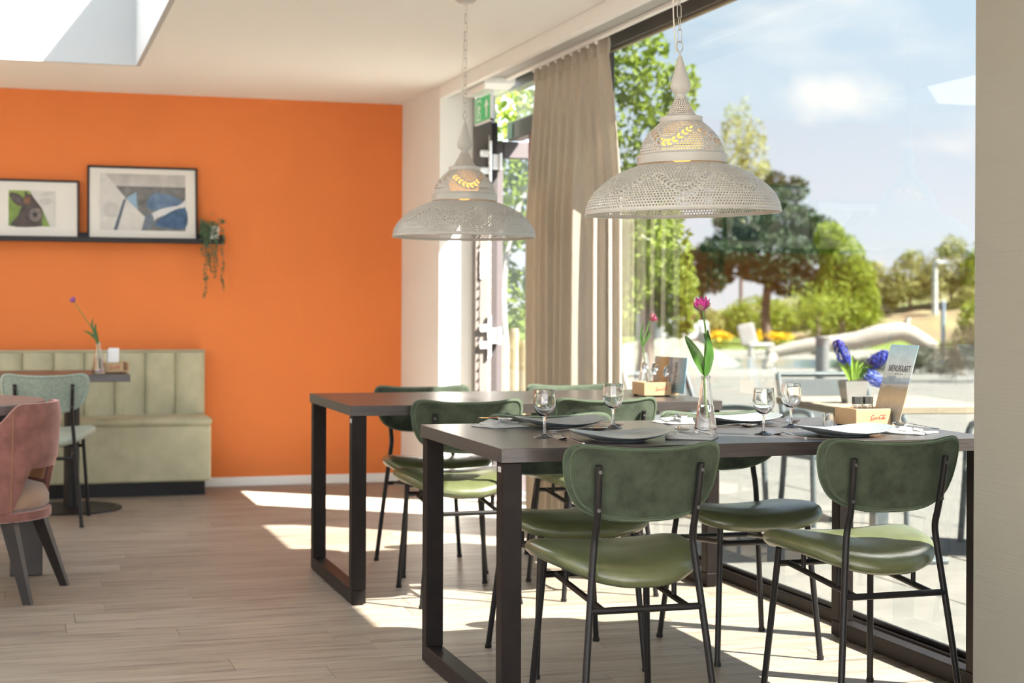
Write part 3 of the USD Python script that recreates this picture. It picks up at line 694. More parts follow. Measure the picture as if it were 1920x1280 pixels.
def napkin(label, loc, rz, group, seed):
    P = spline(mirror([(0, 0.064), (0.062, 0.068), (0.072, 0.04), (0.068, -0.02), (0.065, -0.064), (0, -0.060)]), 4)
    def w(v):
        n = meshkit.fbm(v * np.array([18, 18, 0]) + seed, 3, seed)
        return v + np.column_stack([0 * n, 0 * n, (n - 0.35) * 0.022 * np.clip(v[:, 2] / 0.006, 0, 1)])
    t = thing('napkin', label, 'napkin', loc, rz, group)
    put('lower_fold', pillow(P, [(0.05, 0.0), (0.98, 0.0), (1.0, 0.002), (0.985, 0.004), (0.9, 0.005), (0.75, 0.006), (0.6, 0.006), (0.4, 0.006), (0.2, 0.006), (0.05, 0.006)], w), napkin_m, t, smooth=60)
    Q = P * np.array([0.80, 0.55]) + np.array([0.01, 0.02])
    put('upper_fold', move(pillow(Q, [(0.05, 0.0), (0.98, 0.0), (1.0, 0.003), (0.97, 0.006), (0.9, 0.006), (0.7, 0.006), (0.5, 0.006), (0.25, 0.006), (0.05, 0.006)], w), 0, 0, 0.005), napkin_m, t, smooth=60)
    return t
napkin('white folded napkin left of the rear left plate, a dark spoon on it', (1.450, 4.790, TZ), 20, None, 3)
make_spoon('spoon lying on the napkin at the back left of the near table', (1.462, 4.730, TZ + 0.018), 105, None)
napkin('white folded napkin right of the front left plate, mostly behind the chair back', (1.855, 4.235, TZ), -30, None, 5)
make_spoon('spoon with a bright bowl right of the front left plate', (1.835, 4.300, TZ + 0.018), -80, None)
napkin('white folded napkin in front of the wooden box with red lettering', (2.575, 4.250, TZ), 35, None, 8)
make_spoon('spoon on the napkin in front of the wooden box with red lettering', (2.560, 4.320, TZ + 0.018), -75, None)
napkin('white folded napkin behind the tulip vase', (2.060, 4.800, TZ), 5, None, 11)
make_spoon('dark-looking spoon behind the tulip vase, its bowl pointing left', (2.045, 4.735, TZ + 0.018), 80, None)
fork0 = make_fork('fork beside the foot of the left front wine glass', (1.474, 4.320, TZ), -84, None)
dup(fork0, 'fork between the rear left plate and the back left wine glass', (1.812, 4.690, TZ), 96)
dup(fork0, 'fork resting by the foot of the wine glass right of the tulip vase', (2.150, 4.330, TZ), -82)
dup(fork0, 'fork behind the back right wine glass', (2.425, 4.690, TZ), 94)
make_spoon('dessert spoon lying crosswise behind the front left plate', (1.720, 4.560, TZ), 178, None)
make_spoon('dessert spoon lying crosswise behind the right front plate', (2.230, 4.580, TZ), 176, None)

# ------------------------------------------------------------------ vases with tulips
def make_vase(label, loc, group, h=0.172):
    t = thing('glass_vase', label, 'vase', loc, group=group)
    k = h / 0.172
    o = [(0, 0.0), (0.0325, 0.0), (0.0345, 0.003), (0.0338, 0.012), (0.0275, 0.055), (0.0200, 0.105), (0.0140, 0.145), (0.0122, 0.160), (0.0140, 0.1705), (0.0132, 0.172)]
    i = [(0.0110, 0.160), (0.0124, 0.145), (0.0182, 0.105), (0.0256, 0.055), (0.0315, 0.014), (0.0290, 0.010), (0, 0.010)]
    put('bottle', lathe([(r, z * k) for r, z in o + i], 48), MATS['glass'], t, smooth=60)
    put('water', lathe([(0, 0.0103 * k), (0.0288, 0.0103 * k), (0.0312, 0.0145 * k), (0.0253, 0.055 * k), (0.0206, 0.085 * k), (0, 0.085 * k)], 40), MATS['water'], t, smooth=60)
    return t

def leaf_blade(pts, width, m_twist=0.0, n=14, fold=0.25, flutter=0.0):
    """a pointed blade along pts, folded along its midrib"""
    P = spline(pts, 6, closed=False); k = len(P); T = np.gradient(P, axis=0); T /= np.linalg.norm(T, axis=1, keepdims=True)
    s = np.linspace(0, 1, k)
    wd = width * np.sin(PI * np.clip(s * 0.93 + 0.07, 0, 1)) ** 0.75
    side = np.cross(T, np.array([0, -1.0, 0.15])); side /= np.linalg.norm(side, axis=1, keepdims=True) + 1e-9
    nrm = np.cross(side, T)
    a = m_twist * s
    S = np.cos(a)[:, None] * side + np.sin(a)[:, None] * nrm; N = np.cross(S, T)
    V = []
    for u in (-1, -0.5, 0, 0.5, 1):
        off = fold * abs(u) * wd + flutter * np.sin(s * 14 + u * 2) * wd * abs(u)
        V.append(P + S * (u * wd)[:, None] + N * off[:, None])
    V = np.stack(V, 1); th = 0.0009
    top = V.reshape(-1, 3); bot = (V - N[:, None] * th).reshape(-1, 3); n5 = 5
    F = []
    for i in range(k - 1):
        for j in range(n5 - 1):
            a0 = i * n5 + j; F += [(a0, a0 + 1, a0 + n5 + 1, a0 + n5)]
    F = np.array(F); M = len(top); E = []
    for i in range(k - 1):
        for j in (0, n5 - 1):
            a0 = i * n5 + j; q = (a0, a0 + n5, a0 + n5 + M, a0 + M); E.append(q if j == 0 else q[::-1])
    return (np.vstack([top, bot]), np.vstack([F, F[:, ::-1] + M, np.array(E)]))

def petal(ang, R, Hh, width, curl, base=(0, 0, 0), tip=0.0):
    n, m = 9, 7; V = []
    for i in range(n):
        s = i / (n - 1)
        r = R * (math.sin(min(1, s * 1.35 + 0.05) * PI / 2) * (1 - curl * s ** 3)) + tip * s ** 4
        wd = width * math.sin(PI * min(1, 0.15 + 0.85 * s)) ** 0.6 if s < 1 else 0.0008
        for j in range(m):
            u = (j / (m - 1) - 0.5) * 2
            a = ang + u * wd / max(R, 1e-6) * 0.9
            rr = r * (1 - 0.10 * u * u) + 0.0005
            V.append((rr * math.cos(a), rr * math.sin(a), Hh * s - 0.1 * Hh * abs(u) * s))
    V = np.array(V); c = V.copy(); c[:, :2] *= 0.965
    F = []
    for i in range(n - 1):
        for j in range(m - 1):
            a0 = i * m + j; F.append((a0, a0 + 1, a0 + m + 1, a0 + m))
    F = np.array(F); M = len(V)
    return (np.vstack([V, c]) + np.array(base), np.vstack([F, F[:, ::-1] + M]))

def make_tulip(label, loc, stem, leaves, tilt, petal_m, sepal_m, size, group, opened=0.0):
    t = thing('tulip', label, 'tulip', loc, group=group)
    P = spline(stem, 8, closed=False)
    put('stem', tube(P, np.linspace(0.0034, 0.0028, len(P)) * (0.6 + 0.4 * size), 10), stem_green, t, smooth=50)
    for pts, wd, tw in leaves:
        put('leaf', leaf_blade(pts, wd, tw, flutter=0.08), tulip_leaf, t, smooth=40)
    top_ = P[-1]; M = trimesh.transformations.translation_matrix(top_) @ rotm((0, 1, 0), tilt) @ np.diag([size, size, size, 1])
    put_petals = []
    for ring, (R, Hh, wd, curl, num, off, tip) in enumerate([(0.0155, 0.040, 0.0125, 0.62, 5, 0.2, 0), (0.0205, 0.044, 0.0145, 0.38 - opened, 6, 0.0, 0.004 + opened * .01), (0.0230, 0.036, 0.0140, 0.10 - opened, 5, 0.5, 0.006 + opened * 0.02)]):
        for k in range(num):
            m = trimesh.Trimesh(*meshkit.arrays(petal(k * 2 * PI / num + off, R, Hh, wd, curl, tip=tip))[:2], process=False)
            put('petal', xf(m, M), petal_m, t, smooth=50)
    for k in range(4):
        m = trimesh.Trimesh(*meshkit.arrays(petal(k * PI / 2 + 0.9, 0.0245, 0.024, 0.0125, 0.05, tip=0.004))[:2], process=False)
        put('sepal', xf(m, M), sepal_m, t, smooth=50)
    return t
magenta = mat('magenta_petal', (0.36, 0.012, 0.14), 0.5, var=0.45, scale=60, sheen=0.3, col2=(0.62, 0.03, 0.30))
pinkp = mat('pink_petal', (0.60, 0.08, 0.20), 0.5, var=0.3, scale=60, sheen=0.3)
violet = mat('violet_petal', (0.26, 0.06, 0.30), 0.5, var=0.3, scale=60)
sepal_m = mat('green_petal', (0.16, 0.14, 0.07), 0.5, var=0.4, scale=40, col2=(0.38, 0.16, 0.14))
make_vase('clear conical glass vase with water on the near table, left of two wine glasses', (1.972, 4.400, TZ), None)
make_tulip('magenta double tulip with broad leaves in the vase on the near table', (1.972, 4.400, TZ),
           [(0.006, 0.0, 0.045), (-0.001, 0, 0.10), (-0.004, 0, 0.17), (-0.003, 0, 0.24), (-0.001, 0, 0.30), (-0.011, 0, 0.365)],
           [([(-0.004, -0.004, 0.175), (-0.018, -0.006, 0.205), (-0.040, -0.006, 0.245), (-0.070, -0.004, 0.292)], 0.0165, 0.3),
            ([(-0.002, -0.006, 0.172), (0.004, -0.008, 0.215), (0.006, -0.008, 0.255), (-0.010, -0.006, 0.300)], 0.0150, -0.4),
            ([(0.0, 0.004, 0.20), (0.014, 0.004, 0.235), (0.012, 0.004, 0.27), (0.006, 0.003, 0.310)], 0.0090, 0.9)],
           -8, magenta, sepal_m, 1.0, None)
vfar = make_vase('slim clear glass vase at the back of the far table by the curtain', (2.690, 6.660, TZ), None)
make_tulip('small pink tulip nodding sideways in the vase on the far table', (2.690, 6.660, TZ),
           [(0.008, 0, 0.03), (0.0, 0, 0.10), (-0.008, 0, 0.17), (-0.012, 0, 0.22), (0.006, 0, 0.27), (0.022, 0, 0.318)],
           [([(-0.012, -0.003, 0.195), (-0.022, -0.004, 0.23), (-0.020, -0.004, 0.265), (-0.012, -0.003, 0.305)], 0.006, 0.5),
            ([(-0.012, -0.003, 0.20), (0.0, -0.004, 0.225), (0.014, -0.004, 0.245), (0.026, -0.003, 0.27)], 0.006, -0.4)],
           62, pinkp, sepal_m, 0.72, None, opened=0.25)
dup(vfar, 'slim clear glass vase on the small table by the bench', (0.425, 8.90, TZ))
make_tulip('violet tulip leaning left in the vase on the small table by the bench', (0.425, 8.90, TZ),
           [(0.006, 0, 0.03), (0.002, 0, 0.10), (-0.004, 0, 0.16), (-0.030, 0, 0.235), (-0.070, 0, 0.30), (-0.125, 0, 0.385)],
           [([(-0.004, -0.004, 0.16), (-0.012, -0.006, 0.20), (-0.018, -0.006, 0.23), (-0.014, -0.004, 0.275)], 0.012, 0.6),
            ([(-0.008, -0.003, 0.18), (-0.030, -0.004, 0.205), (-0.050, -0.004, 0.222), (-0.078, -0.003, 0.232)], 0.007, 0.2),
            ([(-0.014, 0.003, 0.20), (-0.030, 0.004, 0.24), (-0.034, 0.004, 0.27), (-0.026, 0.003, 0.30)], 0.006, 0.2)],
           -35, violet, sepal_m, 0.72, None)

# ------------------------------------------------------------------ condiment boxes with menu cards
red_print = mat('red_print', (0.62, 0.03, 0.02), 0.5)
def script_word(scale):
    """flowing red script drawn as strokes: the drink maker's lettering on the box"""
    def stroke(pts, r=0.055):
        p = spline([(x + 0.32 * y, y, 0) for x, y in pts], 6, closed=False)
        n = len(p); rr = r * (0.65 + 0.5 * np.sin(np.linspace(0.2, PI - 0.2, n)))
        return tube(p, rr, 6)
    S = []
    def big_c(x, tail):
        pts = [(x + 0.62, 0.78), (x + 0.50, 0.95), (x + 0.22, 0.92), (x + 0.02, 0.55), (x + 0.05, 0.12), (x + 0.28, -0.02), (x + 0.52, 0.14)]
        S.append(stroke(pts, 0.075))
        if tail: S.append(stroke(tail, 0.05))
    def o(x): S.append(stroke([(x + 0.16, 0.42), (x + 0.02, 0.28), (x + 0.06, 0.04), (x + 0.20, 0.0), (x + 0.32, 0.18), (x + 0.26, 0.40), (x + 0.14, 0.42)]))
    def c(x): S.append(stroke([(x + 0.28, 0.36), (x + 0.14, 0.43), (x + 0.01, 0.24), (x + 0.08, 0.01), (x + 0.30, 0.08)]))
    def a(x): o(x); S.append(stroke([(x + 0.33, 0.42), (x + 0.31, 0.10), (x + 0.44, 0.02)]))
    def l(x): S.append(stroke([(x, 0.08), (x + 0.20, 0.60), (x + 0.22, 0.95), (x + 0.10, 0.90), (x + 0.08, 0.30), (x + 0.14, 0.02), (x + 0.28, 0.06)]))
    big_c(0, [(0.30, 0.0), (0.10, -0.28), (-0.20, -0.30), (0.40, -0.22), (0.9, -0.26)])
    o(0.62); c(1.00); a(1.36)
    S.append(stroke([(1.84, 0.24), (2.02, 0.26)], 0.05))
    big_c(2.12, [(2.60, 0.95), (3.0, 0.86), (3.5, 1.02), (3.9, 0.92)])
    o(2.74); l(3.10); a(3.36)
    m = join(*S); m.apply_scale([scale, scale, scale * 0.12]); return m

menu_face = usdkit.material(stage, '/World/Looks/menu_print', {
    'tc': ('texture_coordinate', {}), 's': ('separate_xyz', {}), 'n': ('noise_texture', {'scale': 26.0, 'detail': 5.0, 'distortion': 1.2}), 'mr': ('map_range', {'from_min': 0.0, 'from_max': 0.255, 'to_min': 0.0, 'to_max': 1.0}),
    'nm': ('math', {'math_type': 'multiply_add', 'value2': 0.10, 'value3': -0.05}), 'ad': ('math', {'math_type': 'add'}), 'r': ('rgb_ramp', {'ramp': [(0.0, (0.34, 0.33, 0.31)), (0.14, (0.34, 0.30, 0.24)), (0.30, (0.40, 0.29, 0.15)), (0.43, (0.24, 0.175, 0.09)), (0.46, (0.22, 0.20, 0.17)), (0.49, (0.30, 0.29, 0.28)), (0.50, (0.13, 0.19, 0.25)), (0.58, (0.20, 0.27, 0.34)), (0.585, (0.38, 0.41, 0.41)), (0.75, (0.31, 0.37, 0.40)), (1.0, (0.15, 0.32, 0.42))]}),
    'g': ('rgb_ramp', {'ramp': [(0.35, (0.78, 0.76, 0.7)), (0.65, (1.15, 1.12, 1.05))]}), 'm': ('mix_color', {'blend_type': 'multiply', 'fac': 0.55}), 'p': ('principled_bsdf', {'roughness': 0.25, 'coat_weight': 0.4})},
    [('tc.object', 's.vector'), ('tc.object', 'n.vector'), ('s.z', 'mr.value'), ('n.fac', 'nm.value1'), ('mr.result', 'ad.value1'), ('nm.value', 'ad.value2'), ('ad.value', 'r.fac'), ('n.fac', 'g.fac'), ('r.color', 'm.a'), ('g.color', 'm.b'), ('m.result', 'p.base_color')], surface='p.BSDF')
ink = mat('black_ink', (0.02, 0.02, 0.022), 0.6)
card_white = mat('card_edge', (0.8, 0.8, 0.78), 0.5)

def axes_thing(name, label, cat, M):
    x = UsdGeom.Xform.Define(stage, free('/World', name)); x.AddTransformOp().Set(Gf.Matrix4d(*np.asarray(M).T.ravel().tolist()))
    return data(x.GetPrim(), label=label, cat=cat)

def make_crate(label, loc, rz, group):
    """open wooden box; its local origin is the front left corner of the bottom"""
    t = thing('condiment_box', label, 'box', loc, rz, group)
    Wd, Dp, Hh, w = 0.122, 0.137, 0.054, 0.009
    z0 = 0.006
    put('front_board', box(0, Wd, 0, w, z0, z0 + Hh, 0.001), box_wood, t, smooth=False)
    put('back_board', box(0, Wd, Dp - w, Dp, z0, z0 + Hh, 0.001), box_wood, t, smooth=False)
    put('side_board', box(0, w, w, Dp - w, z0, z0 + Hh, 0.001), box_wood, t, smooth=False)
    put('side_board', box(Wd - w, Wd, w, Dp - w, z0, z0 + Hh, 0.001), box_wood, t, smooth=False)
    put('bottom_board', box(w, Wd - w, w, Dp - w, z0, z0 + 0.006), box_wood, t, smooth=False)
    put('card_slot', join(box(Wd + 0.026, Wd + 0.034, 0.004, Dp, z0, z0 + Hh, 0.001), box(Wd, Wd + 0.030, 0.004, Dp, z0, z0 + 0.008)), box_wood, t, smooth=False)
    for x, y in ((0.012, 0.012), (Wd - 0.012, 0.012), (0.012, Dp - 0.012), (Wd - 0.012, Dp - 0.012)):
        put('foot', box(x - 0.007, x + 0.007, y - 0.007, y + 0.007, 0, z0), black_steel, t, smooth=False)
    wd = script_word(0.0132); wd = xf(wd, rotm((1, 0, 0), 90)); wd.apply_translation((0.052, -0.0004, z0 + 0.022))
    put('lettering', wd, red_print, t, smooth=True, label='red flowing script lettering')
    return t
crate0 = make_crate('pale wooden box with red script lettering on the near table, holding shakers', (2.508, 4.455, TZ), 0, None)
dup(crate0, 'pale wooden box with red script lettering on the far table, holding cutlery', (2.500, 6.200, TZ), 0)
dup(crate0, 'small wooden box with cards on the small table by the bench', (0.440, 8.93, TZ), 10)

def make_card(label, base, yaw, lean, turned=False):
    """a printed card standing at base: local x runs along its width, z up its face"""
    a = math.radians(yaw); w = math.cos(a) * rt - math.sin(a) * fw; n = np.cross(w, up)      # n points away from the reader
    n = -n if n @ fw < 0 else n
    l = math.radians(lean); zc = math.cos(l) * up + math.sin(l) * n; yc = np.cross(zc, w)
    M = np.eye(4); M[:3, 0], M[:3, 1], M[:3, 2], M[:3, 3] = w, yc, zc, base
    if turned:
        M = M @ trimesh.transformations.translation_matrix((0, 0, 0.0)) @ rotm((0, 1, 0), 90) @ trimesh.transformations.translation_matrix((-0.075, 0, -0.1275))
    t = axes_thing('menu_card', label, 'menu card', M)
    put('card', box(-0.075, 0.075, 0.0, 0.003, 0, 0.255, 0.0006), menu_face, t, smooth=False)
    tx = meshkit.text_mesh('MENUKAART', 0.0200, 0.0004, bold=True); b = tx.bounds; tx.apply_translation((-b[0][0], 0, 0)); tx.apply_scale([0.116 / (b[1][0] - b[0][0]), 1, 1])
    tx = xf(tx, rotm((1, 0, 0), 90)); tx.apply_translation((-0.052, 0.0001, 0.167))
    put('lettering', tx, ink, t, smooth=False, label='black capitals MENUKAART')
    put('subtitle', join(*[box(-0.012 + k * 0.009, -0.006 + k * 0.009, -0.0003, 0.0001, 0.1575, 0.160) for k in range(5)]), ink, t, smooth=False)
    return t
make_card('tall menu card with sea and dune picture leaning on the near table', (2.636, 4.500, TZ + 0.0145), 69, 16.5)
make_card('menu card turned on its side in the wooden box on the far table', (2.634, 6.268, TZ + 0.015), 64, 6, turned=True)
for k, (dx, dy, h) in enumerate(((0.070, 0.062, 0.125), (0.066, 0.092, 0.115))):
    solo('printed_card', xf(box(-0.028, 0.028, 0, 0.002, 0.0, h, 0.0004), trimesh.transformations.translation_matrix((0.440 + dx, 8.93 + dy, TZ + 0.012)) @ rotm((0, 0, 1), -12) @ rotm((1, 0, 0), -4)), mat('pale_card', (0.62, 0.66, 0.72), 0.4) if k else card_white,
         'pale printed card in front in the small box by the bench' if k == 0 else 'bluish printed card behind in the small box by the bench', 'card', smooth=False)
# salt and pepper shakers
def make_shaker(label, loc, fill_m):
    t = thing('shaker', label, 'shaker', loc)
    put('jar', lathe([(0, 0), (0.0150, 0), (0.0165, 0.003), (0.0165, 0.056), (0.0145, 0.064), (0.0130, 0.064), (0.0150, 0.054), (0.0150, 0.004), (0, 0.003)], 32), MATS['glass'], t, smooth=50)
    put('filling', lathe([(0, 0.0034), (0.0147, 0.0042), (0.0147, 0.035), (0, 0.036)], 24), fill_m, t, smooth=50)
    a = np.arange(48) * 2 * PI / 48; rr = 0.0168 + 0.0007 * (np.arange(48) % 4 < 2)
    put('cap', move(trimesh.creation.extrude_polygon(Polygon(np.column_stack([rr * np.cos(a), rr * np.sin(a)])), 0.022), 0, 0, 0.062), mat('gunmetal_cap', (0.10, 0.10, 0.09), 0.3, 0.6), t, smooth=30)
    return t
make_shaker('glass salt shaker with ribbed dark cap in the wooden box, left of the pair', (2.538, 4.500, TZ + 0.0122), mat('salt', (0.8, 0.8, 0.78), 0.8))
make_shaker('glass pepper shaker with ribbed dark cap in the wooden box, right of the pair', (2.574, 4.500, TZ + 0.0122), mat('pepper', (0.35, 0.32, 0.28), 0.9, var=0.5, scale=400))
tg = thing('tealight_glass', 'small clear glass standing left of the wooden box on the near table', 'glass', (2.478, 4.575, TZ))
put('cup', lathe([(0, 0), (0.016, 0), (0.018, 0.002), (0.019, 0.040), (0.0175, 0.040), (0.0165, 0.004), (0, 0.004)], 32), MATS['glass'], tg, smooth=50)
# cutlery standing in the far box
for k, (x, y, a) in enumerate(((2.535, 6.25, -14), (2.560, 6.27, 6), (2.585, 6.25, 22))):
    s = thing('spoon', ['spoon standing leftmost in the box on the far table', 'spoon standing in the middle of the box on the far table', 'spoon standing rightmost in the box on the far table'][k], 'spoon', (x, y, TZ + 0.014), rot=(0, 90 + a, -70))
    e = np.column_stack([-0.105 + 0.026 * np.cos(an), 0.0185 * np.sin(an)])
    put('bowl', pillow(e, [(0.05, 0.0), (0.5, 0.0015), (0.8, 0.0050), (1.0, 0.0098), (0.97, 0.0105), (0.8, 0.0066), (0.5, 0.003), (0.05, 0.0015)]), chrome, s, smooth=60)
    put('handle', flat(Polygon([(-0.082, -0.0035), (-0.004, -0.005), (-0.002, 0), (-0.004, 0.005), (-0.082, 0.0035)]), 0.0022, lambda x: 0.0085 + 0 * x), chrome, s, smooth=30)

# ------------------------------------------------------------------ curtain
MATS['curtain_cloth'] = usdkit.material(stage, '/World/Looks/curtain_cloth', {
    'tc': ('texture_coordinate', {}), 'map': ('mapping', {'scale': (300, 300, 12)}), 'n': ('noise_texture', {'scale': 1.0, 'detail': 3.0}),
    'r': ('rgb_ramp', {'ramp': [(0.3, (0.50, 0.43, 0.345)), (0.7, (0.62, 0.545, 0.45))]}), 'b': ('bump', {'strength': 0.3, 'distance': 0.001}),
    'd': ('principled_bsdf', {'roughness': 0.9, 'specular_ior_level': 0.1}), 't': ('translucent_bsdf', {'color': (0.62, 0.56, 0.47)}), 'm': ('mix_closure', {'fac': 0.30})},
    [('tc.object', 'map.vector'), ('map.vector', 'n.vector'), ('n.fac', 'r.fac'), ('n.fac', 'b.height'), ('b.normal', 'd.normal'), ('r.color', 'd.base_color'), ('d.BSDF', 'm.closure1'), ('t.BSDF', 'm.closure2')], surface='m.closure')
ct = thing('curtain', 'floor-length beige curtain with gathered heading beside the glass door', 'curtain', (2.60, 6.93, 0))
def cloth(z0, z1, ny, nz, f, th=0.003):
    y = np.linspace(0, 1.07, ny); z = np.linspace(z0, z1, nz); Y, Z = np.meshgrid(y, z, indexing='ij')
    X, dY = f(Y, Z); V = np.stack([X, Y + dY, Z], -1).reshape(-1, 3)
    i, j = np.meshgrid(np.arange(ny - 1), np.arange(nz - 1), indexing='ij'); q = np.stack([i * nz + j, i * nz + j + 1, (i + 1) * nz + j + 1, (i + 1) * nz + j], -1).reshape(-1, 4)
    N = len(V); V2 = V + np.array([th, 0, 0])
    ed = []
    for i in range(ny - 1):
        ed += [(i * nz, (i + 1) * nz, (i + 1) * nz + N, i * nz + N), (i * nz + nz - 1, i * nz + nz - 1 + N, (i + 1) * nz + nz - 1 + N, (i + 1) * nz + nz - 1)]
    for j in range(nz - 1):
        ed += [(j, j + N, j + 1 + N, j + 1), ((ny - 1) * nz + j, (ny - 1) * nz + j + 1, (ny - 1) * nz + j + 1 + N, (ny - 1) * nz + j + N)]
    return (np.vstack([V, V2]), np.vstack([q, q[:, ::-1] + N, np.array(ed)]))
def folds(Y, Z):
    k = 2 * PI / 0.118; u = (2.30 - Z) / 2.3; amp = 0.013 + 0.036 * np.clip(u * 3.2, 0, 1)
    ph = Y * k + 0.9 * np.sin(Y * 7.3 + 0.5) + 0.25 * np.sin(Z * 2.1 + Y * 9)
    X = amp * (np.sin(ph) + 0.28 * np.sin(2 * ph + 0.7) + 0.12 * np.sin(5.3 * Y * 4 + Z))
    g = np.clip(u * 3.6, 0, 1); q = np.clip((0.30 - Y) / 0.30, 0, 1)
    X = X * (1 - 0.8 * g * np.clip(q * 3, 0, 1)) + 0.165 * q * g
    return X, 0.35 * amp * np.sin(2 * ph + 1) * 0.6 + 0.02 * u * np.sin(Y * 3) + g * 0.80 * np.clip(0.30 - Y, 0, 1)
put('drape', cloth(0.02, 2.300, 300, 40, folds), MATS['curtain_cloth'], ct, smooth=True)
def heading(Y, Z):
    k = 2 * PI / 0.030; X = 0.010 * np.sin(Y * k + 0.8 * np.sin(Y * 23)) + 0.012 * np.sin(Y * 2 * PI / 0.118) + 0.006 * np.sin((Z - 2.29) / 0.09 * PI)
    return X, 0 * Y
put('gathered_heading', cloth(2.297, 2.372, 360, 7, heading), MATS['curtain_cloth'], ct, smooth=True)
for k in range(9):
    put('runner', box(-0.034, -0.022, 0.06 + k * 0.118, 0.07 + k * 0.118, 2.345, 2.368), trim_white, ct, smooth=False)

# ------------------------------------------------------------------ emergency light with exit sign
es = thing('exit_sign', 'white emergency light with green running-man exit sign above the door', 'exit sign', (2.50, 8.63, 0))
put('housing', trimesh.convex.convex_hull(np.array([(x, y, z) for z, k in ((2.378, 1.0), (2.345, 1.0), (2.318, 0.80)) for x in (-0.06 * k, 0.115 * k) for y in (-0.24 * k, 0.24 * k)])), mat('white_plastic', (0.8, 0.8, 0.78), 0.4), es, smooth=False)
put('panel_frame', join(box(-0.004, 0.010, -0.165, 0.165, 2.150, 2.162), box(-0.004, 0.010, -0.165, -0.153, 2.15, 2.318), box(-0.004, 0.010, 0.153, 0.165, 2.15, 2.318)), mat('white_metal', (0.75, 0.76, 0.77), 0.3, 0.3), es, smooth=False)
sg = put('sign_panel', box(-0.001, 0.006, -0.153, 0.153, 2.162, 2.300), usdkit.material(stage, '/World/Looks/sign_green', {'p': ('principled_bsdf', {'base_color': (0.005, 0.27, 0.07), 'roughness': 0.35, 'emission_color': (0.01, 0.30, 0.09), 'emission_strength': 0.25})}, [], surface='p.BSDF'), es, smooth=False, label='green backlit sign')
wp = mat('sign_white', (0.85, 0.87, 0.85), 0.4)
def on_sign(poly):   # drawn as read from the room: u to the right (towards -y), v up
    m = trimesh.creation.extrude_polygon(poly, 0.0012); v = np.array(m.vertices)
    return trimesh.Trimesh(np.column_stack([-0.0018 + v[:, 2] * 0.9, -v[:, 0], 2.231 + v[:, 1]]), m.faces[:, ::-1], process=False)
put('arrow', on_sign(Polygon([(0.070, 0.052), (0.112, 0.008), (0.085, 0.012), (0.080, -0.055), (0.060, -0.055), (0.055, 0.012), (0.028, 0.008)])), wp, sg, smooth=False, label='white upward arrow')
put('doorway', on_sign(Polygon([(-0.13, -0.058), (-0.13, 0.058), (-0.04, 0.058), (-0.04, 0.036), (-0.052, 0.036), (-0.052, 0.048), (-0.118, 0.048), (-0.118, -0.048), (-0.045, -0.048), (-0.045, -0.058)])), wp, sg, smooth=False)
man = Point(-0.070, 0.040).buffer(0.010).union(Polygon([(-0.080, 0.028), (-0.060, 0.026), (-0.045, 0.005), (-0.052, 0.0), (-0.064, 0.014), (-0.066, -0.006), (-0.046, -0.024), (-0.052, -0.048), (-0.062, -0.046), (-0.058, -0.028), (-0.078, -0.014), (-0.096, -0.040), (-0.108, -0.036), (-0.090, -0.006), (-0.084, 0.012), (-0.098, 0.0), (-0.104, 0.006)]))
put('running_man', on_sign(max(man.geoms, key=lambda g: g.area) if man.geom_type == 'MultiPolygon' else man), wp, sg, smooth=False)

# ------------------------------------------------------------------ string of small lights in the doorway
sl = thing('light_string', 'string of tiny clear bulbs hanging down the door frame', 'light string', (2.632, 8.955, 0))
put('wire', tube([(0.002 * math.sin(z * 31), 0, z) for z in np.linspace(0.03, 2.12, 70)], 0.0022, 6), mat('clear_wire', (0.55, 0.55, 0.5), 0.4), sl, smooth=True)
for k in range(33):
    put('bulb', move(trimesh.creation.icosphere(1, 0.0075), 0.001, -0.006, 0.10 + k * 0.060), mat('frosted_bulb', (0.85, 0.83, 0.75), 0.3), sl, smooth=True)

# ------------------------------------------------------------------ picture ledge, pictures, trailing plant
lg = thing('picture_ledge', 'long thin black picture ledge on the orange wall', 'shelf', (1.223, 10.0, 1.498))
put('shelf_board', box(-2.6, 0, -0.095, 0, 0, 0.012, 0.001), black_steel, lg, smooth=False)
put('front_lip', box(-2.6, 0, -0.100, -0.095, 0, 0.030, 0.001), black_steel, lg, smooth=False)
put('back_plate', box(-2.6, 0, -0.008, 0, 0.012, 0.060, 0.001), black_steel, lg, smooth=False)
def poly_face(pts, x0, y0, w, h, layer):
    """a flat printed shape: pts in 0..1 across the print"""
    P = Polygon([(x0 + a * w, y0 + b * h) for a, b in pts]).buffer(0)
    if P.geom_type != 'Polygon': P = max(P.geoms, key=lambda g: g.area)
    m = trimesh.creation.extrude_polygon(P, 0.0004); v = np.array(m.vertices)
    return trimesh.Trimesh(np.column_stack([v[:, 0], 0.010 - 0.0006 * layer - v[:, 2], v[:, 1]]), m.faces, process=False)
def ink_of(name, c, var=0.2, scale=30, col2=None): return mat(name, c, 0.5, var=var, scale=scale, col2=col2)
def sm(pts, n=4): return [tuple(q) for q in spline(pts, n)]
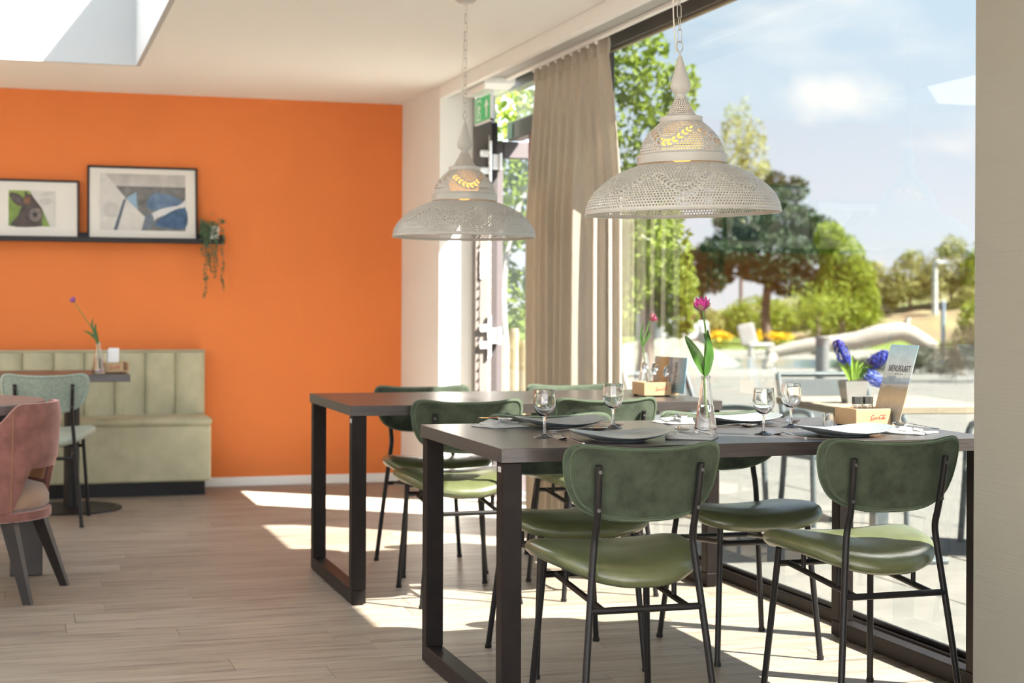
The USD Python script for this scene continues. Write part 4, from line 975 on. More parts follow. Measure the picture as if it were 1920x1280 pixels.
def picture(name, label, x0, w, h, shapes, win):
    t = thing(name, label, 'picture', (x0, 9.935, 1.5128), rot=(-5.0, 0, 0))
    f = 0.012
    put('frame', join(box(0, w, 0, 0.018, 0, f, 0.001), box(0, w, 0, 0.018, h - f, h, 0.001), box(0, f, 0, 0.018, f, h - f, 0.001), box(w - f, w, 0, 0.018, f, h - f, 0.001)), black_steel, t, smooth=False)
    put('mat_board', box(f, w - f, 0.010, 0.013, f, h - f), mat('mat_board', (0.80, 0.78, 0.73), 0.6), t, smooth=False)
    wx, wy, ww, wh = win
    pr = put('print', box(wx, wx + ww, 0.0094, 0.010, wy, wy + wh), shapes[0], t, smooth=False)
    for k, (pts, m) in enumerate(shapes[1:]):
        put('print_shape', poly_face(pts, wx, wy, ww, wh, 1.2 + k * 0.8), m, pr, smooth=False)
    put('glazing', box(f, w - f, 0.0005, 0.0015, f, h - f), MATS['picture_glass'], t, smooth=False)
    return t
green_bg = ink_of('print_meadow', (0.14, 0.24, 0.035), 0.5, 9, (0.30, 0.40, 0.09))
calf = ink_of('print_calf', (0.035, 0.026, 0.022), 0.5, 25, (0.11, 0.08, 0.065))
pale = ink_of('print_pale', (0.66, 0.65, 0.62), 0.06, 20)
picture('picture', 'framed picture of a dark calf on green, left on the ledge', -0.150, 0.511, 0.356, [green_bg,
    (sm([(0.06, 0.0), (0.20, 0.30), (0.27, 0.55), (0.31, 0.78), (0.42, 0.90), (0.56, 0.86), (0.66, 0.66), (0.72, 0.40), (0.70, 0.15), (0.66, 0.0)]), calf),
    (sm([(0.34, 0.72), (0.20, 0.90), (0.02, 0.92), (0.07, 0.72), (0.18, 0.58), (0.30, 0.58)]), calf),
    (sm([(0.08, 0.86), (0.20, 0.82), (0.26, 0.66), (0.14, 0.68)]), ink_of('print_ear', (0.10, 0.08, 0.085), 0.3)),
    (sm([(0.34, 0.84), (0.36, 0.99), (0.41, 0.86)]), calf), (sm([(0.33, 0.80), (0.45, 0.80), (0.44, 0.62), (0.34, 0.64)]), ink_of('print_tuft', (0.22, 0.10, 0.05), 0.4)),
    (sm([(0.46, 0.46), (0.66, 0.50), (0.70, 0.28), (0.60, 0.14), (0.46, 0.20)]), ink_of('print_muzzle', (0.20, 0.16, 0.15), 0.3)),
    (sm([(0.52, 0.37), (0.60, 0.38), (0.59, 0.27), (0.53, 0.27)]), ink_of('print_nose', (0.02, 0.018, 0.02), 0.2)),
    ([(0.44, 1.0), (0.52, 0.82), (0.70, 0.52), (0.88, 0.0), (1.0, 0.0), (1.0, 1.0)], pale),
    (sm([(0.66, 0.88), (0.84, 0.96), (0.98, 0.94), (0.80, 0.86)]), ink_of('print_faint', (0.56, 0.56, 0.54), 0.08)), (sm([(0.64, 0.74), (0.86, 0.80), (0.92, 0.70), (0.76, 0.58)]), ink_of('print_faint', (0.56, 0.56, 0.54), 0.08))],
    (0.105, 0.075, 0.270, 0.215))
sea = ink_of('print_slate', (0.10, 0.105, 0.11), 0.5, 18, (0.24, 0.24, 0.24))
picture('picture', 'larger framed grey and blue picture of boats, right on the ledge', 0.407, 0.655, 0.452, [sea,
    ([(0.0, 0.78), (1.0, 0.78), (1.0, 1.0), (0.0, 1.0)], ink_of('print_cloud', (0.38, 0.37, 0.36), 0.35, 8, (0.60, 0.58, 0.56))),
    (sm([(0.55, 0.40), (0.62, 0.66), (0.86, 0.62), (0.97, 0.48), (0.80, 0.36)]), ink_of('print_blue', (0.07, 0.13, 0.24), 0.5, 20, (0.18, 0.28, 0.42))),
    (sm([(0.50, 0.20), (0.70, 0.38), (0.92, 0.46), (1.0, 0.56), (1.0, 0.44), (0.86, 0.34), (0.66, 0.22), (0.58, 0.10)]), ink_of('print_white', (0.70, 0.71, 0.73), 0.1)),
    (sm([(0.64, 0.12), (0.82, 0.34), (1.0, 0.40), (1.0, 0.06), (0.74, 0.06)]), ink_of('print_deepblue', (0.05, 0.12, 0.24), 0.4, 20)),
    ([(0.31, 0.58), (0.42, 0.68), (0.44, 0.30), (0.34, 0.44)], ink_of('print_sky', (0.30, 0.46, 0.62), 0.1)),
    (sm([(0.50, 0.02), (0.48, 0.22), (0.60, 0.30), (0.62, 0.10)]), ink_of('print_hull', (0.16, 0.20, 0.26), 0.2)),
    ([(0.0, 0.0), (0.0, 1.0), (0.06, 1.0), (0.30, 0.56), (0.52, 0.24), (0.48, 0.0)], pale),
    ([(0.27, 0.54), (0.305, 0.56), (0.20, 0.0), (0.155, 0.0)], ink_of('print_navy', (0.10, 0.13, 0.17), 0.2)),
    (sm([(0.03, 0.38), (0.10, 0.50), (0.22, 0.42), (0.20, 0.24), (0.07, 0.24)]), ink_of('print_faint', (0.56, 0.56, 0.54), 0.08))],
    (0.075, 0.062, 0.508, 0.345))
tp = thing('trailing_plant', 'trailing grey-green plant in a white pot at the end of the ledge', 'potted plant', (1.150, 9.948, 1.5105))
put('pot', lathe([(0, 0.0), (0.036, 0.0), (0.040, 0.004), (0.046, 0.095), (0.043, 0.095), (0.040, 0.085), (0, 0.082)], 40), mat('white_pot', (0.78, 0.78, 0.76), 0.35), tp, smooth=40)
rng = np.random.default_rng(21)
def leaflets(P, size, rng, asp=0.5):
    """small pointed folded leaves at the points P"""
    n = len(P); d = rng.normal(size=(n, 3)); d /= np.linalg.norm(d, axis=1, keepdims=True); e = np.cross(d, rng.normal(size=(n, 3))); e /= np.linalg.norm(e, axis=1, keepdims=True)
    s = size * rng.uniform(0.6, 1.25, (n, 1)); nn = np.cross(d, e)
    V = np.stack([P - d * s, P + e * s * asp + nn * s * 0.12, P + d * s, P - e * s * asp + nn * s * 0.12], 1).reshape(-1, 3)
    i = np.arange(n)[:, None] * 4
    return V, np.vstack([i + [0, 1, 2], i + [0, 2, 3]])
trail_m = leaf_mat('trail_leaf', (0.13, 0.20, 0.11), (0.21, 0.29, 0.17), (0.32, 0.39, 0.25), 0.2)
Pc = rng.normal(size=(420, 3)) * np.array([0.036, 0.020, 0.032]) + np.array([-0.036, -0.030, 0.070])
Pc[:, 0] = np.maximum(Pc[:, 0], -0.072)
put('foliage', leaflets(Pc, 0.013, rng), trail_m, tp, smooth=False)
for k, (x, L_) in enumerate(((-0.060, 0.16), (-0.048, 0.42), (-0.028, 0.20), (-0.012, 0.26), (0.010, 0.30), (0.022, 0.22), (0.058, 0.37), (-0.035, 0.30))):
    pts = [(x * 0.5, -0.025, 0.095), (x, -0.052, 0.085)] + [(x + 0.006 * math.sin(q * 40 + k), -0.062 + 0.003 * math.sin(q * 25), 0.07 - q) for q in np.linspace(0, L_, 10)]
    Ps = spline(pts, 4, closed=False)
    st = put('strand', tube(Ps, 0.0012, 5), trail_m, tp, smooth=True)
    sub = Ps[6:][rng.integers(0, len(Ps) - 6, int(85 * L_ / 0.25))] + rng.normal(size=(int(85 * L_ / 0.25), 3)) * 0.004
    put('leaves', leaflets(sub, 0.0085, rng), trail_m, st, smooth=False)
put('sprig', join(tube([(0.02, 0, 0.09), (0.05, -0.01, 0.115), (0.062, -0.012, 0.13)], 0.0012, 5), leaflets(rng.normal(size=(40, 3)) * 0.009 + np.array([0.06, -0.012, 0.128]), 0.008, rng)), trail_m, tp, smooth=False)

# ================================================================== outside the glass
GZ = -0.04
pave_m = mat('pale_paving', (0.158, 0.154, 0.138), 0.9, spec=0.1, var=0.10, scale=5, bump=0.1, bscale=60, world=True)
tc_ = struct('terrace')
put('paving_bed', box(2.95, 16.0, -4, 24.5, -0.40, GZ - 0.012), mat('joint_sand', (0.40, 0.37, 0.31), 0.9), tc_, smooth=False)
far_slabs = []
rng = np.random.default_rng(5)
for i in range(21):
    for j in range(46):
        x0, y0 = 2.955 + i * 0.62, -4 + j * 0.62
        dz = rng.uniform(-0.0015, 0.0015)
        m = box(x0 + 0.003, x0 + 0.617, y0 + 0.003, y0 + 0.617, GZ - 0.03, GZ + dz, 0.004)
        if i < 7 and 11 <= j < 30:
            put('paving_slab', m, pave_m, tc_, smooth=False)
        else:
            far_slabs.append(box(x0 + 0.003, x0 + 0.617, y0 + 0.003, y0 + 0.617, GZ - 0.03, GZ + dz))
put('paving_field', join(*far_slabs), pave_m, tc_, smooth=False, kind='stuff')

def ground(name, poly, z, m, thick=0.5):
    o = struct(name); put('surface', move(trimesh.creation.extrude_polygon(Polygon(poly), thick), 0, 0, z - thick), m, o, smooth=False); return o
lawn_m = mat('lawn_grass', (0.12, 0.165, 0.035), 0.9, spec=0.1, var=0.35, scale=1.2, bump=0.5, bscale=20, world=True)
ground('lawn', [(-60, 5), (2.9, 10.6), (2.9, 24), (16, 24), (16, -10), (260, -40), (260, 260), (-60, 260)], GZ - 0.06, lawn_m)
ground('gravel_path', [(2.9, 24.0), (16, 24.4), (34, 12), (60, 14), (60, 18), (30, 29), (18, 28.3), (2.9, 27.5)], GZ - 0.03, mat('pale_gravel', (0.185, 0.178, 0.152), 0.9, var=0.12, scale=3, world=True), 0.2)
ground('pond', [(4, 29.0), (17.5, 28.6), (21, 31.0), (18, 33.6), (4, 34)], GZ - 0.045, mat('pond_water', (0.10, 0.14, 0.17), 0.12), 0.2)
ground('sand_strip', [(16.5, 33.6), (23, 31), (40, 37), (44, 44), (24, 40), (12, 42), (11, 35.0)], GZ - 0.04, mat('pale_sand', (0.20, 0.188, 0.156), 0.9, var=0.10, scale=2, world=True), 0.2)

def mound(name, c, rx, ry, h, m, seed, rough=0.12, rot=0.0):
    n = 40; V = []; F = []
    th = np.linspace(0, 2 * PI, 2 * n, endpoint=False); rr = np.linspace(0, 1, n)
    R, T = np.meshgrid(rr, th, indexing='ij')
    x, y = R * np.cos(T) * rx, R * np.sin(T) * ry
    x, y = x * math.cos(rot) - y * math.sin(rot), x * math.sin(rot) + y * math.cos(rot)
    z = h * np.cos(R * PI / 2) ** 1.3
    nz = meshkit.fbm(np.stack([x / max(rx, ry) * 5, y / max(rx, ry) * 5, 0 * x], -1).reshape(-1, 3) + 50, 4, seed).reshape(x.shape)
    z = z * (1 + rough * 4 * (nz - 0.5)) - 0.15 * R ** 8
    V = np.stack([x + c[0], y + c[1], z + c[2]], -1).reshape(-1, 3); k = 2 * n
    for i in range(n - 1):
        j = np.arange(k); j2 = (j + 1) % k
        F.append(np.stack([i * k + j, (i + 1) * k + j, (i + 1) * k + j2, i * k + j2], 1))
    o = struct(name); put('surface', (V, np.vstack(F)), m, o, smooth=True); return o
mound('hillside', (56, 78, -0.3), 26, 12, 3.4, mat('hill_grass', (0.19, 0.165, 0.09), 0.9, spec=0.1, var=0.4, scale=0.35, world=True, col2=(0.12, 0.145, 0.05)), 4, 0.10, -0.5)
mound('dune_bank', (34.5, 52.5, -0.2), 9.0, 4.0, 1.15, mat('bank_heath', (0.21, 0.14, 0.09), 0.9, spec=0.1, var=0.4, scale=0.6, world=True, col2=(0.20, 0.20, 0.10)), 9, 0.15, -0.5)
mound('sand_bank', (12.9, 30.9, -0.1), 1.9, 0.9, 0.55, mat('bank_grass', (0.20, 0.195, 0.15), 0.9, var=0.25, scale=2, world=True), 13, 0.15, -0.2)

# ---- planting
def clump_points(rng, clumps, n):
    w = np.array([c[3] * c[4] * c[5] for c in clumps]) ** 0.67; w = w / w.sum(); out = []
    for c, k in zip(clumps, rng.multinomial(n, w)):
        d = rng.normal(size=(k, 3)); d /= np.linalg.norm(d, axis=1, keepdims=True); r = rng.uniform(0.25, 1, (k, 1)) ** 0.45
        out.append(np.array(c[:3]) + d * r * np.array(c[3:6]))
    return np.vstack(out)
birch_l = leaf_mat('birch_leaf', (0.20, 0.27, 0.035), (0.27, 0.36, 0.05), (0.38, 0.42, 0.07), 0.45)
pine_l = leaf_mat('pine_needles', (0.040, 0.072, 0.028), (0.085, 0.125, 0.045), (0.16, 0.18, 0.065), 0.2)
spring_l = leaf_mat('spring_leaf', (0.22, 0.28, 0.03), (0.32, 0.38, 0.05), (0.42, 0.44, 0.08), 0.4)
poplar_l = leaf_mat('poplar_leaf', (0.32, 0.33, 0.10), (0.42, 0.40, 0.12), (0.52, 0.48, 0.18), 0.4)
olive_l = leaf_mat('olive_leaf', (0.27, 0.27, 0.085), (0.38, 0.36, 0.11), (0.48, 0.42, 0.16), 0.3)
heath_l = leaf_mat('heath_twig', (0.16, 0.125, 0.09), (0.24, 0.195, 0.14), (0.33, 0.27, 0.19), 0.1)
hedge_l = leaf_mat('hedge_leaf', (0.05, 0.06, 0.03), (0.09, 0.10, 0.05), (0.15, 0.14, 0.08), 0.2)
bark_m = mat('brown_bark', (0.13, 0.095, 0.08), 0.9, var=0.3, scale=12, stretch=(1, 1, 0.3))
birch_bark = mat('birch_bark', (0.40, 0.38, 0.35), 0.7, var=0.5, scale=9, stretch=(0.6, 0.6, 4), col2=(0.52, 0.50, 0.47))
def tree(name, label, base, trunk, clumps, n, size, lm, tm, seed, group=None, asp=0.55, cat='tree'):
    rng = np.random.default_rng(seed)
    t = thing(name, label, cat, base, group=group)
    if trunk:
        put('trunk', tube(spline([q[:3] for q in trunk], 4, closed=False), np.interp(np.linspace(0, 1, 4 * (len(trunk) - 1) + 1), np.linspace(0, 1, len(trunk)), [q[3] for q in trunk]), 10), tm, t, smooth=True)
        top_ = np.array(trunk[-1][:3])
        for k, c in enumerate(clumps[:8]):
            a = np.array(trunk[max(1, len(trunk) // 2)][:3]) * 0.5 + top_ * 0.5
            put('branch', tube(spline([a, (a + np.array(c[:3])) / 2 + np.array([0, 0, 0.1 * c[5]]), np.array(c[:3])], 4, closed=False), np.linspace(trunk[-1][3] * 0.8, trunk[-1][3] * 0.25, 9), 6), tm, t, smooth=True)
    put('crown', leaflets(clump_points(rng, clumps, n), size, rng, asp), lm, t, smooth=False, kind='stuff')
    return t
rng = np.random.default_rng(12)
bc = [(0.0, 0.1, 1.95, .45, .45, .40), (0.55, 0.05, 2.55, .42, .4, .40), (0.95, 0.0, 3.05, .36, .35, .38), (1.20, 0.0, 2.35, .26, .3, .45), (0.75, 0.2, 1.90, .38, .35, .45), (1.15, 0.05, 1.75, .22, .28, .40), (1.42, 0.0, 1.55, .10, .15, .28), (-0.1, 0.3, 2.75, .40, .4, .35), (0.5, 0.25, 3.25, .40, .4, .32), (0.95, 0.2, 1.40, .34, .3, .36), (1.0, -0.1, 3.6, .30, .3, .25), (1.42, 0.0, 2.85, .16, .2, .25), (0.1, 0.4, 1.2, .30, .3, .35)]
tree('birch_tree', 'leafy birch tree with white trunk growing just outside beside the glass door', (3.55, 11.60, GZ), [(-0.02, -0.1, 0, .032), (-0.02, -0.08, 0.7, .028), (-0.035, -0.05, 1.4, .024), (0.15, 0.0, 2.1, .035), (0.45, 0.05, 2.8, .02)], bc, 9000, 0.040, birch_l, birch_bark, 31)
tree('willow_tree', 'pale green tree standing behind the birch, left in the big window', (9.75, 24.2, GZ), [(0, 0, 0, .14), (0.05, 0, .8, .12), (0, 0, 1.5, .09)], [(0, 0, 1.8, .7, .6, .7), (.45, 0, 1.5, .45, .5, .55), (-.5, 0, 2.2, .6, .5, .6), (.25, 0, 2.5, .4, .4, .5), (0.55, -0.1, 1.0, .35, .3, .35)], 6000, 0.07, birch_l, bark_m, 32)
pcl = [(0, 0, 3.0, 1.5, 1.4, .8), (-1.5, 0, 2.9, 1.0, 1, .6), (1.6, 0, 2.7, 1.1, 1, .65), (-0.8, 0, 3.9, 1.1, 1, .6), (0.7, 0, 4.0, 1.1, 1, .6), (0, 0, 4.8, .8, .8, .5), (1.0, 0, 5.0, .45, .5, .45), (2.3, 0, 2.0, .7, .7, .45), (-2.0, 0, 2.0, .6, .7, .45), (0.9, 0, 1.9, .9, .9, .45), (1.9, 0, 3.7, .6, .6, .5), (0.3, 0, 5.3, .35, .4, .3), (2.0, 0, 1.3, .8, .7, .4), (-0.3, -0.3, 2.3, 1.0, .8, .4)]
tree('pine_tree', 'tall dark green pine tree with a bare purple-brown trunk in the middle of the view', (23.3, 47.2, GZ), [(0, 0, 0, .17), (-0.05, 0, 1.0, .15), (0.05, 0, 2.2, .13), (0, 0, 3.4, .10), (0.1, 0, 4.6, .05)], pcl, 15000, 0.085, pine_l, bark_m, 33)
tree('pine_tree', 'second pine trunk standing left of the tall pine, under its branches', (21.6, 48.6, GZ), [(0, 0, 0, .13), (0.02, 0, 1.0, .12), (0.0, 0, 2.3, .09)], [(0, 0, 2.6, .9, .9, .5), (-.5, 0, 2.1, .6, .6, .4), (.6, 0, 2.2, .6, .6, .4)], 3000, 0.085, pine_l, bark_m, 34)
tree('poplar_tree', 'tall airy yellow-green poplar tree behind the near pendant lamp', (26.6, 56.1, GZ), [(0, 0, 0, .08), (0, 0, 3.0, .07), (0.03, 0, 6.0, .04)], [tuple(1.46 * q for q in c) for c in [(-.30, 0, 4.9, .30, .4, 1.3), (.05, 0, 5.2, .22, .3, 1.2), (.38, 0, 4.7, .36, .4, 1.1), (.60, 0, 3.9, .35, .4, .8), (-.35, 0, 3.6, .4, .5, .9), (.15, 0, 3.3, .5, .5, .9), (-.6, 0, 4.4, .18, .3, .6)]], 3400, 0.085, poplar_l, bark_m, 35)
tree('broadleaf_tree', 'bright green round tree at the right edge of the pine', (24.6, 44.6, GZ), [(0, 0, 0, .1), (0, 0, 1.2, .09), (0, 0, 2.4, .05)], [(0, 0, 2.6, .75, .7, .9), (-.45, 0, 3.3, .5, .5, .55), (.55, 0, 2.0, .6, .6, .8), (.2, 0, 1.2, .8, .7, .6), (-.3, 0, 1.9, .6, .6, .7), (0.9, 0, 1.3, .4, .4, .7)], 6500, 0.075, spring_l, bark_m, 36)
for k, (x, y, s, lm, lab) in enumerate([(21.3, 53.5, 1.0, spring_l, 'yellow-green bush under the pine branches, leftmost of the row'), (23.8, 54.5, .9, olive_l, 'olive bush under the pine, left of its main trunk'), (26.6, 54.5, 1.1, spring_l, 'yellow-green bush right of the main pine trunk'), (29.2, 53.0, 1.2, spring_l, 'bright bush below the round tree, above the lawn'), (18.4, 52.5, 1.2, olive_l, 'olive bush behind the vase flower, left of the pine')]):
    tree('bush', lab, (x, y, GZ), None, [(0, 0, .75 * s, 1.25 * s, .9, .7 * s), (.8 * s, 0, .6 * s, .7 * s, .7, .55 * s), (-.8 * s, 0, .6 * s, .7 * s, .7, .6 * s)], 2200, 0.085, lm, bark_m, 40 + k, cat='bush')
for k, (x, y, z, s, lm, lab) in enumerate([(40.3, 75.2, .1, 1.2, spring_l, 'yellow-green bush at the left foot of the hillside'), (42.8, 74.5, .3, 1.5, olive_l, 'bare-looking olive tree on the hillside, left of the lamp post'), (44.8, 74.0, .9, 1.5, olive_l, 'olive tree on the hillside, directly behind the lamp post'), (47.0, 73.6, 1.2, 1.7, olive_l, 'tall olive tree on the hillside, right of the lamp post'), (49.0, 72.8, 1.4, 1.8, spring_l, 'yellow-green tree high on the hillside at the right'), (51.5, 72.0, 1.5, 1.9, olive_l, 'olive tree highest on the hillside, nearest the wall edge'), (41.8, 72.5, .0, 0.8, hedge_l, 'dark bush low on the hillside'), (45.6, 70.0, .2, .9, olive_l, 'small bush at the front of the hillside')]):
    tree('hillside_tree', lab, (x, y, z), [(0, 0, 0, .1), (0, 0, s * .6, .08), (0, 0, s * 1.2, .04)], [(0, 0, 1.15 * s, .9 * s, .8, .8 * s), (.55 * s, 0, .9 * s, .65 * s, .7, .6 * s), (-.55 * s, 0, .8 * s, .6 * s, .7, .6 * s), (0.1, 0, 1.8 * s, .5 * s, .5, .4 * s)], 2600, 0.11, lm, bark_m, 60 + k)
tree('bush', 'green bush with yellow leaves at the right, beside the wall edge', (22.9, 34.6, GZ), None, [(0, 0, .8, .55, .5, .6), (.4, 0, 1.2, .5, .5, .6), (-.2, 0, .36, .5, .5, .42)], 2600, 0.06, spring_l, bark_m, 71, cat='bush')
tree('heather_bush', 'brown twiggy heather bush low at the right, beside the wall edge', (14.2, 21.8, GZ), None, [(0, 0, .50, .42, .4, .42), (.40, -.1, .62, .40, .4, .38), (-.32, 0, .34, .3, .35, .3), (.75, -.2, .5, .4, .4, .45)], 7000, 0.028, heath_l, bark_m, 72, cat='bush', asp=0.2)
tree('heather_bush', 'dark low heath growing below the pale driftwood log', (15.2, 25.6, GZ), None, [(0, 0, .16, .7, .4, .24), (.75, -.2, .22, .6, .4, .30), (-.7, .1, .10, .5, .3, .16), (1.3, -.6, .3, .5, .4, .3)], 6000, 0.035, hedge_l, bark_m, 73, cat='bush', asp=0.3)
tree('hedge', 'low dark hedge at the back of the lawn under the pine', (25, 58.5, GZ), None, [(-4 + 1.6 * k, 0.0, .45, 1.1, .6, .5) for k in range(8)], 6000, 0.10, hedge_l, bark_m, 74, cat='hedge')

# ---- objects in the garden
drift = mat('bleached_wood', (0.30, 0.275, 0.235), 0.8, var=0.15, scale=6, stretch=(0.5, 3, 3))
dl = thing('driftwood_log', 'long pale bleached log with an upright stub lying beyond the terrace', 'log', (0, 0, 0))
put('trunk', tube(spline([(13.9, 28.15, 0.20), (14.6, 27.95, 0.36), (15.5, 27.65, 0.46), (16.1, 27.45, 0.62), (16.5, 27.35, 0.62), (17.0, 27.2, 0.30)], 5, closed=False), np.concatenate([np.linspace(0.10, 0.20, 14), np.linspace(0.20, 0.15, 12)]), 14), drift, dl, smooth=True)
put('stub', tube([(16.45, 27.35, 0.6), (16.48, 27.35, 0.80), (16.52, 27.34, 0.93)], [0.10, 0.07, 0.04], 10), drift, dl, smooth=True)
put('root', tube([(14.0, 28.1, 0.18), (13.9, 28.05, 0.05), (13.8, 28.0, -0.06)], [0.12, 0.09, 0.06], 10), drift, dl, smooth=True)
ws = thing('garden_seat', 'small white garden seat standing in front of the pine', 'garden seat', (16.75, 34.6, -0.08), -20)
wpaint = mat('white_outdoor_paint', (0.38, 0.37, 0.35), 0.5)
put('back', xf(box(-0.19, 0.19, -0.03, 0.03, 0, 0.50, 0.04), trimesh.transformations.translation_matrix((-0.10, 0, 0.30)) @ rotm((0, 1, 0), -14)), wpaint, ws, smooth=False)
put('seat', box(-0.15, 0.45, -0.25, 0.25, 0.24, 0.34, 0.04), wpaint, ws, smooth=False)
for x in (-0.08, 0.38):
    for y in (-0.2, 0.2):
        put('leg', box(x - .04, x + .04, y - .04, y + .04, 0.0, 0.25, 0.01), wpaint, ws, smooth=False)
for k in range(4):
    x, y = 17.9 + k * 0.95 - (k == 3) * 0.2, 41.2 - k * 0.12
    dfl = thing('daffodil', ['yellow daffodils behind the vase flower, leftmost clump', 'yellow daffodil clump second from the left', 'yellow daffodil clump third from the left', 'yellow daffodil clump rightmost, beside the garden seat'][k], 'flowers', (x, y, -0.1))
    rng = np.random.default_rng(90 + k)
    put('leaves', leaflets(rng.normal(size=(120, 3)) * np.array([.14, .12, .10]) + np.array([0, 0, .16]), 0.10, rng, 0.15), spring_l, dfl, smooth=False)
    put('blooms', leaflets(rng.normal(size=(160, 3)) * np.array([.17, .12, .05]) + np.array([0, 0, .40]), 0.06, rng, 0.7), leaf_mat('daffodil_petal', (0.75, 0.45, 0.01), (0.85, 0.58, 0.02), (0.9, 0.7, 0.05), 0.2), dfl, smooth=False)
pt = thing('potted_tree', 'small young tree in a dark round pot beyond the terrace', 'potted tree', (19.2, 36.0, -0.09))
put('pot', lathe([(0, 0), (0.16, 0), (0.22, 0.12), (0.21, 0.28), (0.18, 0.30), (0, 0.28)], 24), mat('dark_pot', (0.10, 0.095, 0.09), 0.5), pt, smooth=40)
put('stem', tube([(0, 0, 0.25), (0.0, 0, 0.7), (-0.03, 0, 1.1)], 0.03, 8), bark_m, pt, smooth=True)
put('crown', leaflets(np.random.default_rng(95).normal(size=(900, 3)) * np.array([.38, .3, .22]) + np.array([0, 0, 1.25]), 0.055, np.random.default_rng(96)), spring_l, pt, smooth=False, kind='stuff')
lpm = mat('lamp_post_white', (0.40, 0.41, 0.42), 0.4)
lp = thing('lamp_post', 'white lamp post with a round head in front of the hillside trees', 'lamp post', (32.9, 52.6, 0.6))
put('pole', tube([(0, 0, 0), (0, 0, 2.18)], [0.11, 0.09], 12), lpm, lp, smooth=40)
put('lamp_head', move(lathe([(0, 0.0), (0.10, 0.0), (0.20, 0.06), (0.19, 0.12), (0.08, 0.17), (0, 0.18)], 20), 0.16, 0, 2.12), lpm, lp, smooth=40)
bp = thing('bollard', 'slim blue-grey post standing before the heath at the right', 'post', (22.13, 35.0, -0.1))
put('shaft', tube([(0, 0, 0), (0, 0, 1.36)], 0.055, 12), mat('blue_grey_steel', (0.20, 0.27, 0.33), 0.4), bp, smooth=40)
put('cap', move(lathe([(0.06, 0), (0.06, 0.03), (0.03, 0.05), (0, 0.05)], 16), 0, 0, 1.36), lpm, bp, smooth=40)
gp = thing('concrete_post', 'thick grey post rising from the terrace edge behind the blue flowers', 'post', (11.56, 21.55, GZ))
put('shaft', tube([(0, 0, 0), (0, 0, 0.68)], 0.105, 24), mat('grey_post', (0.16, 0.16, 0.158), 0.6), gp, smooth=40)
put('cap', move(lathe([(0.105, 0), (0.115, 0.0), (0.115, 0.03), (0, 0.035)], 24), 0, 0, 0.68), mat('grey_post', (0.16, 0.16, 0.158), 0.6), gp, smooth=40)
rng = np.random.default_rng(77)
lgm = mat('split_log_wood', (0.42, 0.34, 0.20), 0.7, var=0.25, scale=8, stretch=(4, 4, 0.5))
for k in range(5):
    x = 3.19 + k * 0.076 + (k % 2) * 0.006; y = 10.52 - k * 0.012; h = 0.92 + [0.0, 0.05, -0.03, 0.06, -0.02][k]; r = 0.036
    lo = solo('wooden_post', tube([(x, y, GZ), (x + 0.004, y, h * .5), (x, y, h - .02), (x, y, h)], [r, r, r * .97, r * .8], 12), lgm, ['pale wooden post outside the door, leftmost of the five', 'pale wooden post outside the door, second from the left', 'pale wooden post outside the door, middle one of five', 'pale wooden post outside the door, fourth from the left', 'pale wooden post outside the door, rightmost of the five'][k], 'post', smooth=40)
vb = thing('van', 'small pale van parked far off, left of the magenta tulip', 'van', (15.9, 37.6, GZ), 20)
put('body', box(-0.85, 0.55, -0.5, 0.5, 0.25, 1.35, 0.10), mat('pale_grey_car_paint', (0.30, 0.31, 0.32), 0.3), vb, smooth=False)
put('hood', box(0.50, 0.95, -0.48, 0.48, 0.25, 0.80, 0.10), mat('pale_grey_car_paint', (0.30, 0.31, 0.32), 0.3), vb, smooth=False)
put('side_window', box(0.0, 0.45, -0.51, -0.49, 0.85, 1.2, 0.01), mat('dark_car_glass', (0.05, 0.06, 0.07), 0.1), vb, smooth=False)
for x in (-0.5, 0.6):
    put('wheel', xf(trimesh.creation.cylinder(0.25, 0.2, sections=24), trimesh.transformations.translation_matrix((x, -0.42, 0.25)) @ rotm((1, 0, 0), 90)), mat('tyre', (0.03, 0.03, 0.03), 0.7), vb, smooth=30)
    put('wheel', xf(trimesh.creation.cylinder(0.25, 0.2, sections=24), trimesh.transformations.translation_matrix((x, 0.42, 0.25)) @ rotm((1, 0, 0), 90)), mat('tyre', (0.03, 0.03, 0.03), 0.7), vb, smooth=30)

# ---- terrace furniture
alu = mat('grey_aluminium', (0.11, 0.13, 0.135), 0.4, 0.2)
mesh_cloth = mat('grey_textile', (0.085, 0.097, 0.10), 0.8)
def make_outdoor_chair(label, loc, rz):
    t = thing('terrace_chair', label, 'chair', loc, rz)
    for s in (-1, 1):
        x = s * 0.26
        put('rear_leg', tube(spline([(x, -0.30, 0.0), (x, -0.22, 0.36), (x, -0.27, 0.60), (x, -0.34, 0.785)], 4, closed=False), 0.017, 8), alu, t, smooth=40)
        put('front_leg', tube(spline([(x, 0.26, 0.0), (x, 0.24, 0.30), (x, 0.22, 0.56), (x, 0.14, 0.60), (x, -0.05, 0.595), (x, -0.26, 0.56)], 4, closed=False), 0.016, 8), alu, t, smooth=40)
        put('side_rail', tube([(x, 0.235, 0.365), (x, -0.235, 0.345)], 0.014, 8), alu, t, smooth=40)
    put('seat', box(-0.25, 0.25, -0.24, 0.25, 0.355, 0.38, 0.01), mesh_cloth, t, smooth=False)
    bk = xf(box(-0.25, 0.25, -0.006, 0.006, 0.0, 0.36, 0.004), trimesh.transformations.translation_matrix((0, -0.245, 0.41)) @ rotm((1, 0, 0), 15))
    put('back', bk, mesh_cloth, t, smooth=False)
    put('top_bar', tube([(-0.26, -0.342, 0.785), (0.26, -0.342, 0.785)], 0.015, 8), alu, t, smooth=40)
    put('back_rail', tube([(-0.26, -0.235, 0.40), (0.26, -0.235, 0.40)], 0.012, 8), alu, t, smooth=40)
    return t
